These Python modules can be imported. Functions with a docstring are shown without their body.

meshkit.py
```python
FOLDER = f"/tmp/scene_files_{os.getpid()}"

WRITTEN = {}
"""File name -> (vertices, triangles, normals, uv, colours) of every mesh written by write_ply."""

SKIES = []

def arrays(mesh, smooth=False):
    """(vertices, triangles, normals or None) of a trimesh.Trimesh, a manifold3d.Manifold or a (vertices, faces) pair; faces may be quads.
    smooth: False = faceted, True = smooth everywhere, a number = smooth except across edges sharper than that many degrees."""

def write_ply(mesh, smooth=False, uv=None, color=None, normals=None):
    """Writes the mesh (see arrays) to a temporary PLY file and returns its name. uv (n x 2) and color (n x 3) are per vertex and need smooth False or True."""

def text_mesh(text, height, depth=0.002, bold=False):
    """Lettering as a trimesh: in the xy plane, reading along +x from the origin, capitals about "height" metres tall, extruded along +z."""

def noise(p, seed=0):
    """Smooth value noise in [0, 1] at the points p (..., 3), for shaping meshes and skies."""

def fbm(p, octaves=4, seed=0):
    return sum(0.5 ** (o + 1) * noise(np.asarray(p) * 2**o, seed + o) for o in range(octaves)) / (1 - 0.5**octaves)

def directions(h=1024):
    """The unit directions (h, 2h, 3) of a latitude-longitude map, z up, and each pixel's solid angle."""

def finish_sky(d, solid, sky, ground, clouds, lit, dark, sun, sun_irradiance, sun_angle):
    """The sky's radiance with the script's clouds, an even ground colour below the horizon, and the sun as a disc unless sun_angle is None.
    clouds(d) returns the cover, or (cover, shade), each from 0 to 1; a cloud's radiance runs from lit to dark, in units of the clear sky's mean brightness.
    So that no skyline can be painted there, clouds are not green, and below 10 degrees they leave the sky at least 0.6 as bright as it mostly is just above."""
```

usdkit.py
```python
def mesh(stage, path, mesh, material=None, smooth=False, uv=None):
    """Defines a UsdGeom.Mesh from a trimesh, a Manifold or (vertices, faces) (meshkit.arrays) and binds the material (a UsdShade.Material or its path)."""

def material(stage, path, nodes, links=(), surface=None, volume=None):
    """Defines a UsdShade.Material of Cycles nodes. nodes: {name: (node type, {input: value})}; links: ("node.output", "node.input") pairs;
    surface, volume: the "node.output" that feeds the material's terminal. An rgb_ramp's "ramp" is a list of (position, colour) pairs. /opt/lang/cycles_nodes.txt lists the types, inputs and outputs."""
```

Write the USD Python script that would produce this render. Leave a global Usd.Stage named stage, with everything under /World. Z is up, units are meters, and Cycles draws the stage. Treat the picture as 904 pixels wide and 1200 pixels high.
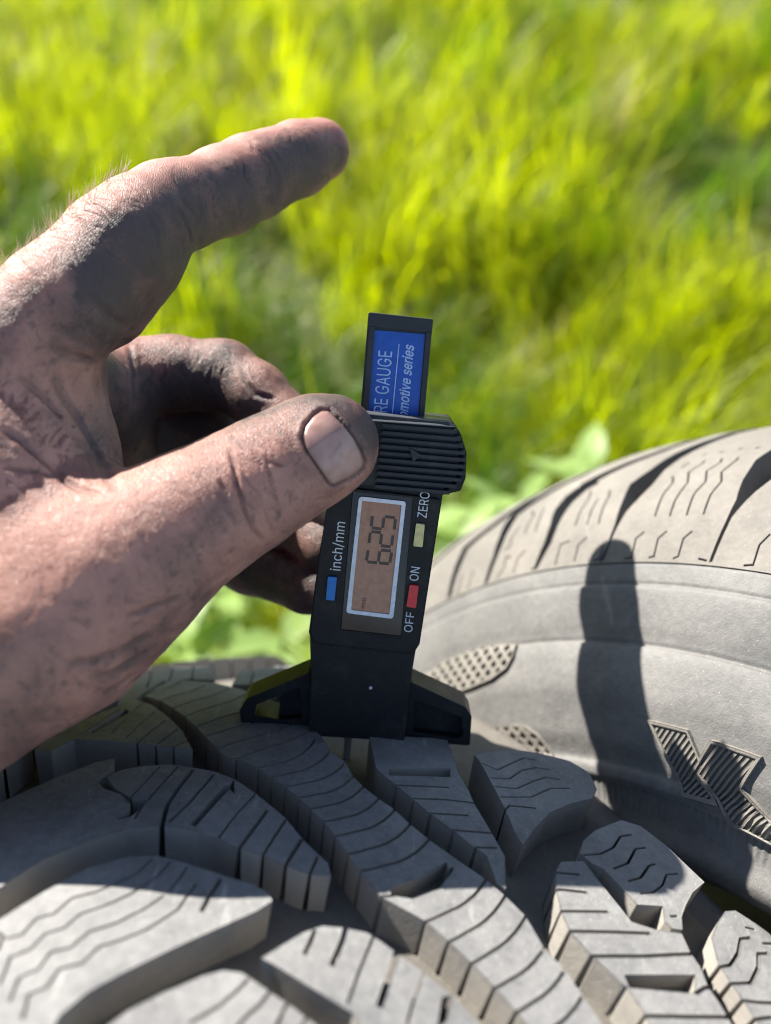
import math, random
import numpy as np, trimesh, shapely
from shapely.geometry import Polygon, LineString, MultiPolygon, box as sbox
from shapely.ops import unary_union
from shapely import affinity
import usdkit, meshkit
from pxr import Usd, UsdGeom, UsdLux, UsdShade, Gf, Sdf, Vt

random.seed(7)
rng = np.random.default_rng(7)
stage = Usd.Stage.CreateInMemory()
UsdGeom.SetStageUpAxis(stage, 'Z'); UsdGeom.SetStageMetersPerUnit(stage, 1.0)
UsdGeom.Xform.Define(stage, '/World'); UsdGeom.Scope.Define(stage, '/World/Looks')

# ------------------------------------------------------------------ camera, sky, sun
F, CX, CY = 1000.0, 452.0, 600.0               # measured lens: focal length and centre in photograph pixels
PITCH = math.radians(42)
EYE = np.array([0, 0, 0.785])
RT = np.array([1.0, 0, 0]); UP = np.array([0, math.sin(PITCH), math.cos(PITCH)]); BK = np.array([0, -math.cos(PITCH), math.sin(PITCH)])
CAM = np.stack([RT, UP, BK], 1)                  # camera frame -> world
cam = UsdGeom.Camera.Define(stage, '/World/camera')
HA = 20.955
cam.CreateHorizontalApertureAttr(HA); cam.CreateVerticalApertureAttr(HA * 1024 / 771)
cam.CreateFocalLengthAttr(HA * F / 904)
cam.CreateFStopAttr(HA * F / 904 / 4.6); cam.CreateFocusDistanceAttr(0.213)
cam.CreateClippingRangeAttr(Gf.Vec2f(0.02, 500))
m4 = np.eye(4); m4[:3, :3] = CAM.T; m4[3, :3] = EYE
cam.AddTransformOp().Set(Gf.Matrix4d(*m4.ravel().tolist()))
cam.CreateExposureAttr(1.7)

S_CAM = np.array([-0.56, 0.80, 0.03]); S_CAM /= np.linalg.norm(S_CAM)
SUN = CAM @ S_CAM                               # direction towards the sun
elev, rot = math.asin(SUN[2]), math.atan2(SUN[0], SUN[1])
sun = UsdLux.DistantLight.Define(stage, '/World/sun')
sun.CreateIntensityAttr(1.25); sun.CreateAngleAttr(0.5); sun.CreateNormalizeAttr(True); sun.CreateColorAttr(Gf.Vec3f(1.0, 0.945, 0.86))
zq = SUN; xq = np.cross([0, 0, 1], zq); xq /= np.linalg.norm(xq); yq = np.cross(zq, xq)
ms = np.eye(4); ms[0, :3], ms[1, :3], ms[2, :3] = xq, yq, zq
sun.AddTransformOp().Set(Gf.Matrix4d(*ms.ravel().tolist()))
sky = UsdLux.DomeLight.Define(stage, '/World/sky')
skym = usdkit.material(stage, '/World/Looks/sky', {
    'sky': ('sky_texture', {'sky_type': 'single_scattering', 'sun_disc': False, 'sun_elevation': elev, 'sun_rotation': rot, 'air_density': 1.0, 'aerosol_density': 0.5, 'ozone_density': 1.0}),
    'bg': ('background_shader', {'strength': 0.052})}, [('sky.color', 'bg.color')])
skym.CreateSurfaceOutput('cycles').ConnectToSource(UsdShade.Shader.Get(stage, '/World/Looks/sky/bg').CreateOutput('background', Sdf.ValueTypeNames.Token))
UsdShade.MaterialBindingAPI.Apply(sky.GetPrim()).Bind(skym)

# ------------------------------------------------------------------ scene helpers
used = {}
def numbered(path):
    n = used.get(path, -1) + 1; used[path] = n
    return path if n == 0 else f'{path}_{n:03d}'
def tag(p, label=None, cat=None, group=None, kind=None):
    for k, v in (('label', label), ('category', cat), ('group', group), ('kind', kind)):
        if v: p.SetCustomDataByKey(k, v)
    return p
base_of = {}
def thing(name, label, cat, base, group=None):
    path = numbered('/World/' + name)
    x = UsdGeom.Xform.Define(stage, path); x.AddTranslateOp().Set(Gf.Vec3d(*map(float, base)))
    base_of[path] = np.array(base, float)
    return tag(x.GetPrim(), label, cat, group)
def obj(name, mesh, m, parent=None, smooth=30, label=None, kind=None):
    """mesh: trimesh or (v, f) in world coordinates; stored relative to its thing's base"""
    pp = str(parent.GetPath()) if parent is not None else '/World'
    path = numbered(pp + '/' + name)
    b = np.zeros(3)
    for k, o in base_of.items():
        if pp == k or pp.startswith(k + '/'): b = o
    if isinstance(mesh, trimesh.Trimesh): v, f = np.array(mesh.vertices), np.array(mesh.faces)
    else: v, f = np.array(mesh[0], float), np.array(mesh[1])
    p = usdkit.mesh(stage, path, (v - b, f), m, smooth=smooth).GetPrim()
    return tag(p, label, kind=kind)
def ray(px, py):
    px, py = np.asarray(px, float), np.asarray(py, float)
    return np.stack([(px - CX) / F, -(py - CY) / F, -np.ones_like(px)], -1)
def at(px, py, depth): return ray(px, py) * depth           # camera frame, metres
def W(q): return np.asarray(q) @ CAM.T + EYE
def unit(v): return np.asarray(v, float) / np.linalg.norm(v)
def cat(ms): return trimesh.util.concatenate(ms)

# near tyre: the gauge stands on its crown, a little to one side of the middle
GN = unit([0.10, 0.96, 0.25])                   # gauge axis = tread normal where it stands (camera frame)
TN = unit([0.10, 0.96, 0.205])                  # tread normal there (the gauge leans back a little)
P0 = at(418, 862, 0.232)
tx = unit(np.array([1.0, 0, 0]) - GN * GN[0]); ty = np.cross(GN, tx)
axis_n = unit(0.82 * tx + 0.57 * ty); axis_n = unit(axis_n - TN * (axis_n @ TN))
BETA = 0.045; R0 = 0.298; OFF = 0.038
rad = TN * math.cos(BETA) - axis_n * math.sin(BETA); axis_n = unit(axis_n - rad * (axis_n @ rad))
CROWN = 0.75
c_near = P0 - rad * (R0 - OFF * OFF / (2 * CROWN)) - axis_n * OFF
c_near_w, ax_near_w = W(c_near), CAM @ axis_n

# ------------------------------------------------------------------ materials
L = '/World/Looks/'
def rubber(name, dark, dust, amount, rough=0.75, wall=None):
    """worn rubber: black compound, grey dust in broad patches and fine grain, pale scuffs and specks"""
    nodes = {
        'geo': ('texture_coordinate', {}), 'st': ('mapping', {'scale': (1.0, 0.12, 0.35), 'rotation': (0.4, 0.3, 0.9)}),
        'n1': ('noise_texture', {'scale': 45.0, 'detail': 9.0, 'roughness': 0.68, 'distortion': 0.4}),
        'n2': ('noise_texture', {'scale': 1700.0, 'detail': 4.0, 'roughness': 0.7}),
        'n3': ('noise_texture', {'scale': 11.0, 'detail': 4.0}),
        'n4': ('noise_texture', {'scale': 420.0, 'detail': 6.0, 'roughness': 0.75}),
        'sc': ('noise_texture', {'scale': 300.0, 'detail': 3.0, 'roughness': 0.6}),
        'v': ('voronoi_texture', {'scale': 620.0, 'feature': 'f1'}),
        'm1': ('math', {'math_type': 'multiply', 'value2': 0.40}), 'm2': ('math', {'math_type': 'multiply_add', 'value2': 0.30}), 'm3': ('math', {'math_type': 'multiply_add', 'value2': 0.34}),
        'mr': ('map_range', {'from_min': 0.36, 'from_max': 0.68, 'to_min': max(0.0, amount - 0.42), 'to_max': min(1.0, amount + 0.25), 'clamp': True}),
        'col': ('mix_color', {'a': dark, 'b': dust}),
        'spk': ('rgb_ramp', {'ramp': [(0.0, (0.5, 0.5, 0.5)), (0.08, (0.5, 0.5, 0.5)), (0.14, (0, 0, 0)), (1, (0, 0, 0))]}),
        'scr': ('rgb_ramp', {'ramp': [(0.0, (0, 0, 0)), (0.66, (0, 0, 0)), (0.76, (0.4, 0.4, 0.4)), (1, (0.6, 0.6, 0.6))]}),
        'sum': ('math', {'math_type': 'add', 'use_clamp': True}),
        'col2': ('mix_color', {'b': tuple(min(1, c * 1.5) for c in dust)}),
        'bev': ('bevel', {'samples': 4, 'radius': 0.0005}),
        'b': ('bump', {'strength': 0.45, 'distance': 0.0003}), 'b1': ('bump', {'strength': 0.35, 'distance': 0.0006}), 'b2': ('bump', {'strength': 0.25, 'distance': 0.0014}),
        'p': ('principled_bsdf', {'roughness': rough, 'specular_ior_level': 0.35}),
    }
    links = [('geo.object', 'n1.vector'), ('geo.object', 'n2.vector'), ('geo.object', 'n3.vector'), ('geo.object', 'n4.vector'), ('geo.object', 'v.vector'), ('geo.object', 'st.vector'), ('st.vector', 'sc.vector'),
        ('n1.fac', 'm1.value1'), ('n3.fac', 'm2.value1'), ('m1.value', 'm2.value3'), ('n4.fac', 'm3.value1'), ('m2.value', 'm3.value3'), ('m3.value', 'mr.value'), ('mr.result', 'col.fac'),
        ('v.distance', 'spk.fac'), ('sc.fac', 'scr.fac'), ('spk.color', 'sum.value1'), ('scr.color', 'sum.value2'), ('col.result', 'col2.a'), ('sum.value', 'col2.fac'), ('col2.result', 'p.base_color'),
        ('bev.bevel', 'b2.normal'), ('n1.fac', 'b2.height'), ('b2.normal', 'b1.normal'), ('n4.fac', 'b1.height'), ('b1.normal', 'b.normal'), ('n2.fac', 'b.height'), ('b.normal', 'p.normal')]
    if wall:                                       # sandier dust on the groove walls: where the face turns away from the radius
        c, n, sand = wall
        nodes.update({'gm': ('geometry', {}), 'rel': ('vector_math', {'math_type': 'subtract', 'vector2': tuple(c)}), 'ax': ('vector_math', {'math_type': 'dot_product', 'vector2': tuple(n)}),
                      'axv': ('vector_math', {'math_type': 'scale', 'vector1': tuple(n)}), 'rd': ('vector_math', {'math_type': 'subtract'}), 'nm': ('vector_math', {'math_type': 'normalize'}),
                      'dt': ('vector_math', {'math_type': 'dot_product'}), 'wr': ('map_range', {'from_min': 0.85, 'from_max': 0.55, 'to_min': 0.0, 'to_max': 0.75, 'clamp': True}), 'wm': ('math', {'math_type': 'multiply', 'use_clamp': True}), 'wn': ('map_range', {'from_min': 0.3, 'from_max': 0.6, 'to_min': 0.45, 'to_max': 1.0, 'clamp': True}), 'wc': ('mix_color', {'b': sand})})
        links = [l for l in links if l != ('col2.result', 'p.base_color')] + [('gm.position', 'rel.vector1'), ('rel.vector', 'ax.vector1'), ('ax.value', 'axv.scale'), ('rel.vector', 'rd.vector1'), ('axv.vector', 'rd.vector2'), ('rd.vector', 'nm.vector1'),
                      ('nm.vector', 'dt.vector1'), ('gm.true_normal', 'dt.vector2'), ('dt.value', 'wr.value'), ('n1.fac', 'wn.value'), ('wn.result', 'wm.value1'), ('wr.result', 'wm.value2'), ('wm.value', 'wc.fac'), ('col2.result', 'wc.a'), ('wc.result', 'p.base_color')]
    return usdkit.material(stage, L + name, nodes, links, surface='p.BSDF')
def plastic(name, col, rough=0.4, bump=0.15, scale=2500.0, spec=0.5):
    return usdkit.material(stage, L + name, {
        'geo': ('texture_coordinate', {}),
        'n': ('noise_texture', {'scale': scale, 'detail': 3.0}),
        'd': ('noise_texture', {'scale': 120.0, 'detail': 6.0, 'roughness': 0.7}),
        'r': ('map_range', {'from_min': 0.3, 'from_max': 0.7, 'to_min': rough - 0.08, 'to_max': rough + 0.12}),
        'dr': ('rgb_ramp', {'ramp': [(0.50, (0, 0, 0)), (0.62, (0.05, 0.05, 0.05)), (0.8, (0.22, 0.22, 0.22))]}),
        'c': ('mix_color', {'a': col, 'b': (0.25, 0.22, 0.19)}),
        'bev': ('bevel', {'samples': 4, 'radius': 0.0004}),
        'b': ('bump', {'strength': bump, 'distance': 0.0002}),
        'p': ('principled_bsdf', {'specular_ior_level': spec}),
    }, [('geo.object', 'n.vector'), ('geo.object', 'd.vector'), ('d.fac', 'r.value'), ('r.result', 'p.roughness'), ('d.fac', 'dr.fac'), ('dr.color', 'c.fac'), ('c.result', 'p.base_color'),
        ('bev.bevel', 'b.normal'), ('n.fac', 'b.height'), ('b.normal', 'p.normal')], surface='p.BSDF')
def flat(name, col, rough=0.5):
    return usdkit.material(stage, L + name, {
        'geo': ('texture_coordinate', {}), 'n': ('noise_texture', {'scale': 700.0, 'detail': 4.0}),
        'h': ('hsv', {'color': col}), 'm': ('map_range', {'from_min': 0.3, 'from_max': 0.7, 'to_min': 0.85, 'to_max': 1.1}),
        'p': ('principled_bsdf', {'roughness': rough})},
        [('geo.object', 'n.vector'), ('n.fac', 'm.value'), ('m.result', 'h.value'), ('h.color', 'p.base_color')], surface='p.BSDF')
def leafy(name, c1, c2, trans=0.5, tcol=None, rough=0.45):
    return usdkit.material(stage, L + name, {
        'oi': ('object_info', {}), 'gi': ('geometry', {}),
        'mixr': ('math', {'math_type': 'multiply_add', 'value2': 0.5}), 'sc': ('math', {'math_type': 'multiply', 'value2': 0.5}),
        'c': ('mix_color', {'a': c1, 'b': c2}),
        't': ('hsv', {'saturation': 1.1, 'value': 2.15 if tcol is None else tcol}),
        'p': ('principled_bsdf', {'roughness': rough, 'specular_ior_level': 0.35}), 'tr': ('translucent_bsdf', {}), 'mx': ('mix_closure', {'fac': trans})},
        [('gi.random_per_island', 'mixr.value1'), ('oi.random', 'sc.value1'), ('sc.value', 'mixr.value3'), ('mixr.value', 'c.fac'), ('c.result', 'p.base_color'), ('c.result', 't.color'), ('t.color', 'tr.color'),
         ('p.BSDF', 'mx.closure1'), ('tr.BSDF', 'mx.closure2')], surface='mx.closure')

M_tread = rubber('tread_rubber', (0.045, 0.048, 0.053), (0.33, 0.325, 0.315), 0.64, wall=(c_near_w, ax_near_w, (0.29, 0.262, 0.22)))
M_groove = rubber('groove_rubber', (0.065, 0.063, 0.060), (0.19, 0.172, 0.145), 0.62)
M_tread_b = rubber('shoulder_rubber', (0.055, 0.054, 0.052), (0.205, 0.188, 0.165), 0.75)
M_side = rubber('sidewall_rubber', (0.042, 0.045, 0.049), (0.198, 0.191, 0.180), 0.64, 0.62)
M_letter = rubber('letter_rubber', (0.055, 0.053, 0.050), (0.21, 0.195, 0.17), 0.8)

# ------------------------------------------------------------------ tyres
class Tyre:
    """A surface of revolution. profile: (v, r) from one bead over the tread to the other; v along the axis n."""
    def __init__(s, c, n, e2, profile):
        s.c, s.n = np.array(c), unit(n)
        s.e2 = unit(e2 - s.n * (np.asarray(e2) @ s.n)); s.e1 = np.cross(s.e2, s.n)
        p = np.array(profile, float)
        t = np.r_[0, np.cumsum(np.linalg.norm(np.diff(p, axis=0), axis=1))]
        from scipy.interpolate import PchipInterpolator
        tt = np.linspace(0, t[-1], 420)
        s.p = np.stack([PchipInterpolator(t, p[:, 0])(tt), PchipInterpolator(t, p[:, 1])(tt)], 1)
        s.arc = np.r_[0, np.cumsum(np.linalg.norm(np.diff(s.p, axis=0), axis=1))]
        d = np.gradient(s.p, axis=0); d /= np.linalg.norm(d, axis=1)[:, None]
        s.pn = np.stack([-d[:, 1], d[:, 0]], 1)                 # outward when v grows along the curve
        s.R = p[:, 1].max()
    def prof(s, a):
        v = np.interp(a, s.arc, s.p[:, 0]); r = np.interp(a, s.arc, s.p[:, 1])
        nv = np.interp(a, s.arc, s.pn[:, 0]); nr = np.interp(a, s.arc, s.pn[:, 1])
        return v, r, nv, nr
    def point(s, u, a, h=0.0):
        """u: arc length round the tyre (at the outer radius), a: along the profile, h: outward."""
        v, r, nv, nr = s.prof(a)
        v = v + nv * h; r = r + nr * h; th = np.asarray(u) / s.R
        return s.c + v[..., None] * s.n + (r * np.cos(th))[..., None] * s.e2 + (r * np.sin(th))[..., None] * s.e1
    def local(s, q):
        d = q - s.c; v = d @ s.n; w = d - v[..., None] * s.n
        return v, np.linalg.norm(w, axis=-1), np.arctan2(w @ s.e1, w @ s.e2)
    def sd(s, q):
        v, r, th = s.local(q)
        dist, j = s.tree.query(np.stack([v, r], -1)) if hasattr(s, 'tree') else s._mk().query(np.stack([v, r], -1))
        sgn = (np.stack([v, r], -1) - s.p[j]); sg = (sgn * s.pn[j]).sum(-1)
        return sg, s.arc[j], th * s.R
    def _mk(s):
        from scipy.spatial import cKDTree
        s.tree = cKDTree(s.p); return s.tree
    def hit(s, pts, near=0.09, far=0.48):
        """photograph pixels -> (u, a) where their rays first meet the tyre"""
        d = ray(*np.array(pts, float).T)
        zs = np.linspace(near, far, 400)
        q = d[:, None, :] * zs[None, :, None]
        sg = s.sd(q.reshape(-1, 3))[0].reshape(len(d), -1)
        neg = sg < 0; first = np.where(neg.any(1), neg.argmax(1), -1)
        out = []
        for i in range(len(d)):
            if first[i] > 0:
                lo, hi = zs[first[i] - 1], zs[first[i]]
                for _ in range(18):
                    m = (lo + hi) / 2
                    if s.sd((d[i] * m)[None])[0][0] < 0: hi = m
                    else: lo = m
                z = hi
            else: z = zs[sg[i].argmin()]
            g, a, u = s.sd((d[i] * z)[None])
            v, r, _ = s.local((d[i] * z)[None])
            a = a[0] + ((np.array([v[0], r[0]]) - s.p[np.searchsorted(s.arc, a[0]).clip(0, 419)]) * np.array([s.pn[np.searchsorted(s.arc, a[0]).clip(0, 419)][1], -s.pn[np.searchsorted(s.arc, a[0]).clip(0, 419)][0]])).sum()
            out.append((u[0], a))
        return np.array(out)
    def shell(s, u0, u1, nu, a0, a1, na, h):
        """grid of the surface, offset by h(u, a)"""
        u, a = np.meshgrid(np.linspace(u0, u1, nu), np.linspace(a0, a1, na), indexing='ij')
        hh = h(u, a) if callable(h) else np.full_like(u, h)
        v = s.point(u, a, hh).reshape(-1, 3)
        i = np.arange(nu * na).reshape(nu, na)
        q = np.stack([i[:-1, :-1], i[1:, :-1], i[1:, 1:], i[:-1, 1:]], -1).reshape(-1, 4)
        f = np.vstack([q[:, [0, 1, 2]], q[:, [0, 2, 3]]])
        return W(v), f
    def block(s, poly, depth, top=0.0, cell=0.004, draft=0.03):
        """raised piece of rubber: poly (shapely, in u, a), walls down by depth (number or function of a)"""
        D = depth if callable(depth) else (lambda a: np.full_like(a, depth))
        vs, fs, n0 = [], [], 0
        def add(v, f):
            nonlocal n0
            vs.append(v); fs.append(f + n0); n0 += len(v)
        for g in getattr(poly, 'geoms', [poly]):
            if g.geom_type != 'Polygon' or g.area < 2e-7: continue
            x0, y0, x1, y1 = g.bounds
            xs, ys = np.arange(math.floor(x0 / cell), math.ceil(x1 / cell)) * cell, np.arange(math.floor(y0 / cell), math.ceil(y1 / cell)) * cell
            X, Y = np.meshgrid(xs, ys)
            cells = shapely.box(X.ravel(), Y.ravel(), X.ravel() + cell, Y.ravel() + cell)
            shapely.prepare(g); cells = cells[shapely.intersects(g, cells)]
            tv, tf, k = [], [], 0
            for c in shapely.intersection(cells, g):
                for cc in getattr(c, 'geoms', [c]):
                    if cc.geom_type != 'Polygon' or cc.area < 1e-11: continue
                    v2, f2 = trimesh.creation.triangulate_polygon(cc, engine='earcut')
                    tv.append(v2); tf.append(f2 + k); k += len(v2)
            if not tv: continue
            v2, f2 = np.vstack(tv), np.vstack(tf)
            key = np.round(v2 * 1e7).astype(np.int64); _, ix, inv = np.unique(key, axis=0, return_index=True, return_inverse=True)
            v2, f2 = v2[ix], inv.ravel()[f2]
            f2 = f2[(f2[:, 0] != f2[:, 1]) & (f2[:, 1] != f2[:, 2]) & (f2[:, 0] != f2[:, 2])]
            p3 = s.point(v2[:, 0], v2[:, 1], np.full(len(v2), top))
            nn = np.cross(p3[f2[:, 1]] - p3[f2[:, 0]], p3[f2[:, 2]] - p3[f2[:, 0]])
            out = s.point(v2[:, 0], v2[:, 1], np.full(len(v2), top + 0.001)) - p3
            fl = (nn * out[f2[:, 0]]).sum(1) < 0; f2[fl] = f2[fl][:, ::-1]
            add(p3, f2)
            for ring in [g.exterior, *g.interiors]:
                rg = shapely.segmentize(shapely.LinearRing(ring), cell * 0.7)
                r = np.array(rg.coords)[:-1]
                if len(r) < 3: continue
                e = np.roll(r, -1, 0) - r; e /= np.maximum(np.linalg.norm(e, axis=1), 1e-12)[:, None]
                en = np.stack([e[:, 1], -e[:, 0]], 1)
                if not rg.is_ccw: en = -en
                if ring is not g.exterior: en = -en
                vn = en + np.roll(en, 1, 0); vn /= np.maximum(np.linalg.norm(vn, axis=1), 0.5)[:, None]
                d = D(r[:, 1]); b = r + vn * (draft * d)[:, None]
                P = np.vstack([s.point(r[:, 0], r[:, 1], np.full(len(r), top)), s.point(b[:, 0], b[:, 1], top - d)])
                n = len(r); i = np.arange(n); j = (i + 1) % n
                f = np.vstack([np.stack([i, j, j + n], 1), np.stack([i, j + n, i + n], 1)])
                if rg.is_ccw == (ring is g.exterior): pass
                fn = np.cross(P[f[0, 1]] - P[f[0, 0]], P[f[0, 2]] - P[f[0, 0]])
                want = s.point(r[:1, 0] + vn[:1, 0] * 1e-4, r[:1, 1] + vn[:1, 1] * 1e-4, np.array([top])) - P[:1]
                if (fn * want[0]).sum() < 0: f = f[:, ::-1]
                add(P, f)
        if not vs: return None
        return W(np.vstack(vs)), np.vstack(fs)

def zz(pts, scale, ox, oy): return [(x / scale + ox, y / scale + oy) for x, y in pts]
def c5(*p): return zz(p, 3.5294, 0, 860)          # magnified views in which the tread was measured
def c6(*p): return zz(p, 3.4769, 200, 860)
def c7(*p): return zz(p, 3.528, 430, 860)
def c8(*p): return zz(p, 3.4242, 640, 900)
def z4(*p): return zz(p, 1.9652, 0, 740)

def crown(v): return R0 - v * v / (2 * 0.75)
prof = [(-0.070, 0.198), (-0.088, 0.212), (-0.104, 0.235), (-0.107, 0.258), (-0.104, 0.275), (-0.099, 0.2855)]
prof += [(v, crown(v)) for v in np.linspace(-0.090, 0.090, 12)]
prof += [(-v, r) for v, r in prof[:6][::-1]]
T1 = Tyre(c_near, axis_n, rad, prof)

def poly(T, px): 
    p = Polygon(T.hit(px))
    return p if p.is_valid else p.buffer(0)
def line(T, px, w=0.0006, cap='flat'):
    q = T.hit(px)
    return LineString(q).buffer(w / 2, cap_style=cap, join_style='mitre')
def lerp(a, b, t): return (a[0] + (b[0] - a[0]) * t, a[1] + (b[1] - a[1]) * t)

blocks = []   # (outline px, cuts [(line px, width)], slots [polygon px])
Ml = [(168, 815), (190, 822), (215, 838), (240, 862), (262, 885), (285, 893), (302, 900), (318, 911), (334, 922), (350, 935), (364, 948), (380, 963), (393, 980), (408, 1001), (423, 1021), (446, 1051), (470, 1064), (499, 1080), (526, 1104), (553, 1129), (580, 1158), (606, 1186), (632, 1215), (660, 1245)]
Mr = [(200, 797), (250, 800), (300, 813), (350, 838), (376, 862), (387, 880), (405, 893), (414, 910), (426, 922), (444, 936), (463, 949), (481, 966), (503, 984), (535, 1007), (570, 1031), (592, 1050), (616, 1074), (638, 1112), (662, 1136), (682, 1166), (704, 1198), (730, 1240)]
cuts = []
for a, b in zip([(302, 900), (318, 911), (334, 922), (350, 935), (364, 948), (380, 963), (393, 980), (408, 1001), (423, 1021), (446, 1051), (499, 1080), (526, 1104), (553, 1129), (580, 1158), (606, 1186), (632, 1215)],
                [(366, 872), (387, 881), (406, 893), (414, 910), (426, 922), (444, 936), (463, 949), (481, 966), (503, 984), (528, 1022), (570, 1031), (592, 1050), (616, 1074), (638, 1110), (662, 1136), (683, 1166)]):
    dx, dy = b[0] - a[0], b[1] - a[1]
    mid = [(a[0] + dx * t, a[1] + dy * t + k * (0.17 * math.hypot(dx, dy))) for t, k in ((0.0, 0), (0.15, 0.22), (0.33, 0.40), (0.52, 0.62), (0.64, 0.66), (0.8, 0.55), (0.92, 0.28), (1.0, 0))]
    cuts.append(([(a[0] - 4, a[1] + 1)] + mid + [(b[0] + 3, b[1] - 5)], 0.00062))
for a, b in (((168, 815), (212, 799)), ((186, 822), (240, 803)), ((202, 830), (268, 807)), ((216, 840), (292, 812)), ((228, 852), (316, 821)), ((240, 863), (338, 833)), ((255, 877), (352, 845)), ((275, 890), (362, 858))):
    cuts.append(([lerp(a, b, -.05), lerp(a, b, .35), (lerp(a, b, .7)[0], lerp(a, b, .7)[1] + 2), b], 0.0007))
blocks.append((Ml + Mr[::-1], cuts, [c7((95, 635), (190, 605), (270, 565), (330, 530), (348, 578), (300, 640), (190, 682), (100, 668))]))
# bar N
blocks.append(([(433, 862), (441, 900), (447, 906), (465, 921), (485, 937), (505, 954), (532, 974), (557, 994), (571, 1003), (583, 1036), (593, 1042), (592, 1004), (586, 993), (572, 968), (556, 942), (549, 925), (537, 905), (529, 880), (524, 866)],
    [(c7((112, 216), (125, 213), (340, 222)), .0006), (c7((185, 268), (320, 272), (455, 287)), .0006), (c7((240, 345), (265, 329), (420, 338)), .0006), (c7((350, 398), (520, 411)), .0006), (c7((430, 495), (455, 470), (540, 472)), .0006)],
    [c7((90, 143), (345, 143), (345, 180), (92, 172))]))
# lug P at the shoulder
blocks.append(([(556, 884), (563, 893), (577, 919), (592, 948), (605, 978), (613, 990), (626, 972), (645, 952), (672, 941), (694, 936), (700, 925), (690, 905), (668, 892), (628, 882), (600, 878)],
    [(c7((478, 122), (540, 150), (600, 122), (650, 100), (700, 110)), .0005), (c7((512, 182), (590, 187), (640, 152), (700, 140), (760, 150)), .0005), (c7((530, 218), (620, 227), (690, 196), (740, 180), (800, 190)), .0005), (c7((555, 262), (680, 262), (760, 226), (840, 225)), .0005), (c7((562, 325), (590, 297), (700, 308)), .0005)], []))
# bar Q and its shoulder half
blocks.append(([(652, 1020), (658, 1010), (684, 1009), (694, 1022), (716, 1050), (740, 1080), (770, 1090), (799, 1094), (809, 1116), (821, 1134), (830, 1157), (844, 1177), (858, 1202), (880, 1245), (785, 1245), (760, 1200), (757, 1189), (736, 1159), (725, 1149), (693, 1119), (669, 1093), (658, 1069), (652, 1043)],
    [(c8((40, 420), (135, 428)), .0006), (c8((15, 492), (60, 488), (165, 500)), .0007), (c8((-20, 640), (60, 575), (250, 577)), .0007), (c8((20, 740), (100, 655), (330, 660), (420, 664)), .0008), (c8((130, 755), (180, 755), (390, 755), (600, 745)), .0008), (c8((600, 905), (640, 880), (680, 886)), .0008), (c8((360, 1040), (400, 995), (570, 998), (760, 1000)), .0008), (c8((180, 960), (290, 875), (330, 885)), .0008)],
    [c8((312, 830), (600, 830), (596, 906), (335, 882))]))
blocks.append(([(680, 1000), (684, 985), (698, 973), (728, 961), (751, 968), (780, 990), (806, 1015), (826, 1034), (812, 1046), (804, 1061), (799, 1075), (800, 1090), (788, 1088), (779, 1080), (777, 1062), (747, 1060), (707, 1018), (694, 1012)],
    [(c8((150, 350), (220, 345), (270, 320), (300, 275), (345, 268)), .0006), (c8((270, 405), (330, 382), (360, 325), (400, 320)), .0006), (c8((330, 455), (380, 441), (415, 392), (440, 385)), .0006), (c8((380, 505), (430, 500), (470, 470), (485, 428), (530, 425)), .0005), (c8((245, 470), (270, 450)), .0007), (c8((295, 530), (320, 505)), .0007), (c8((500, 597), (530, 595)), .0006)], []))
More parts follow.
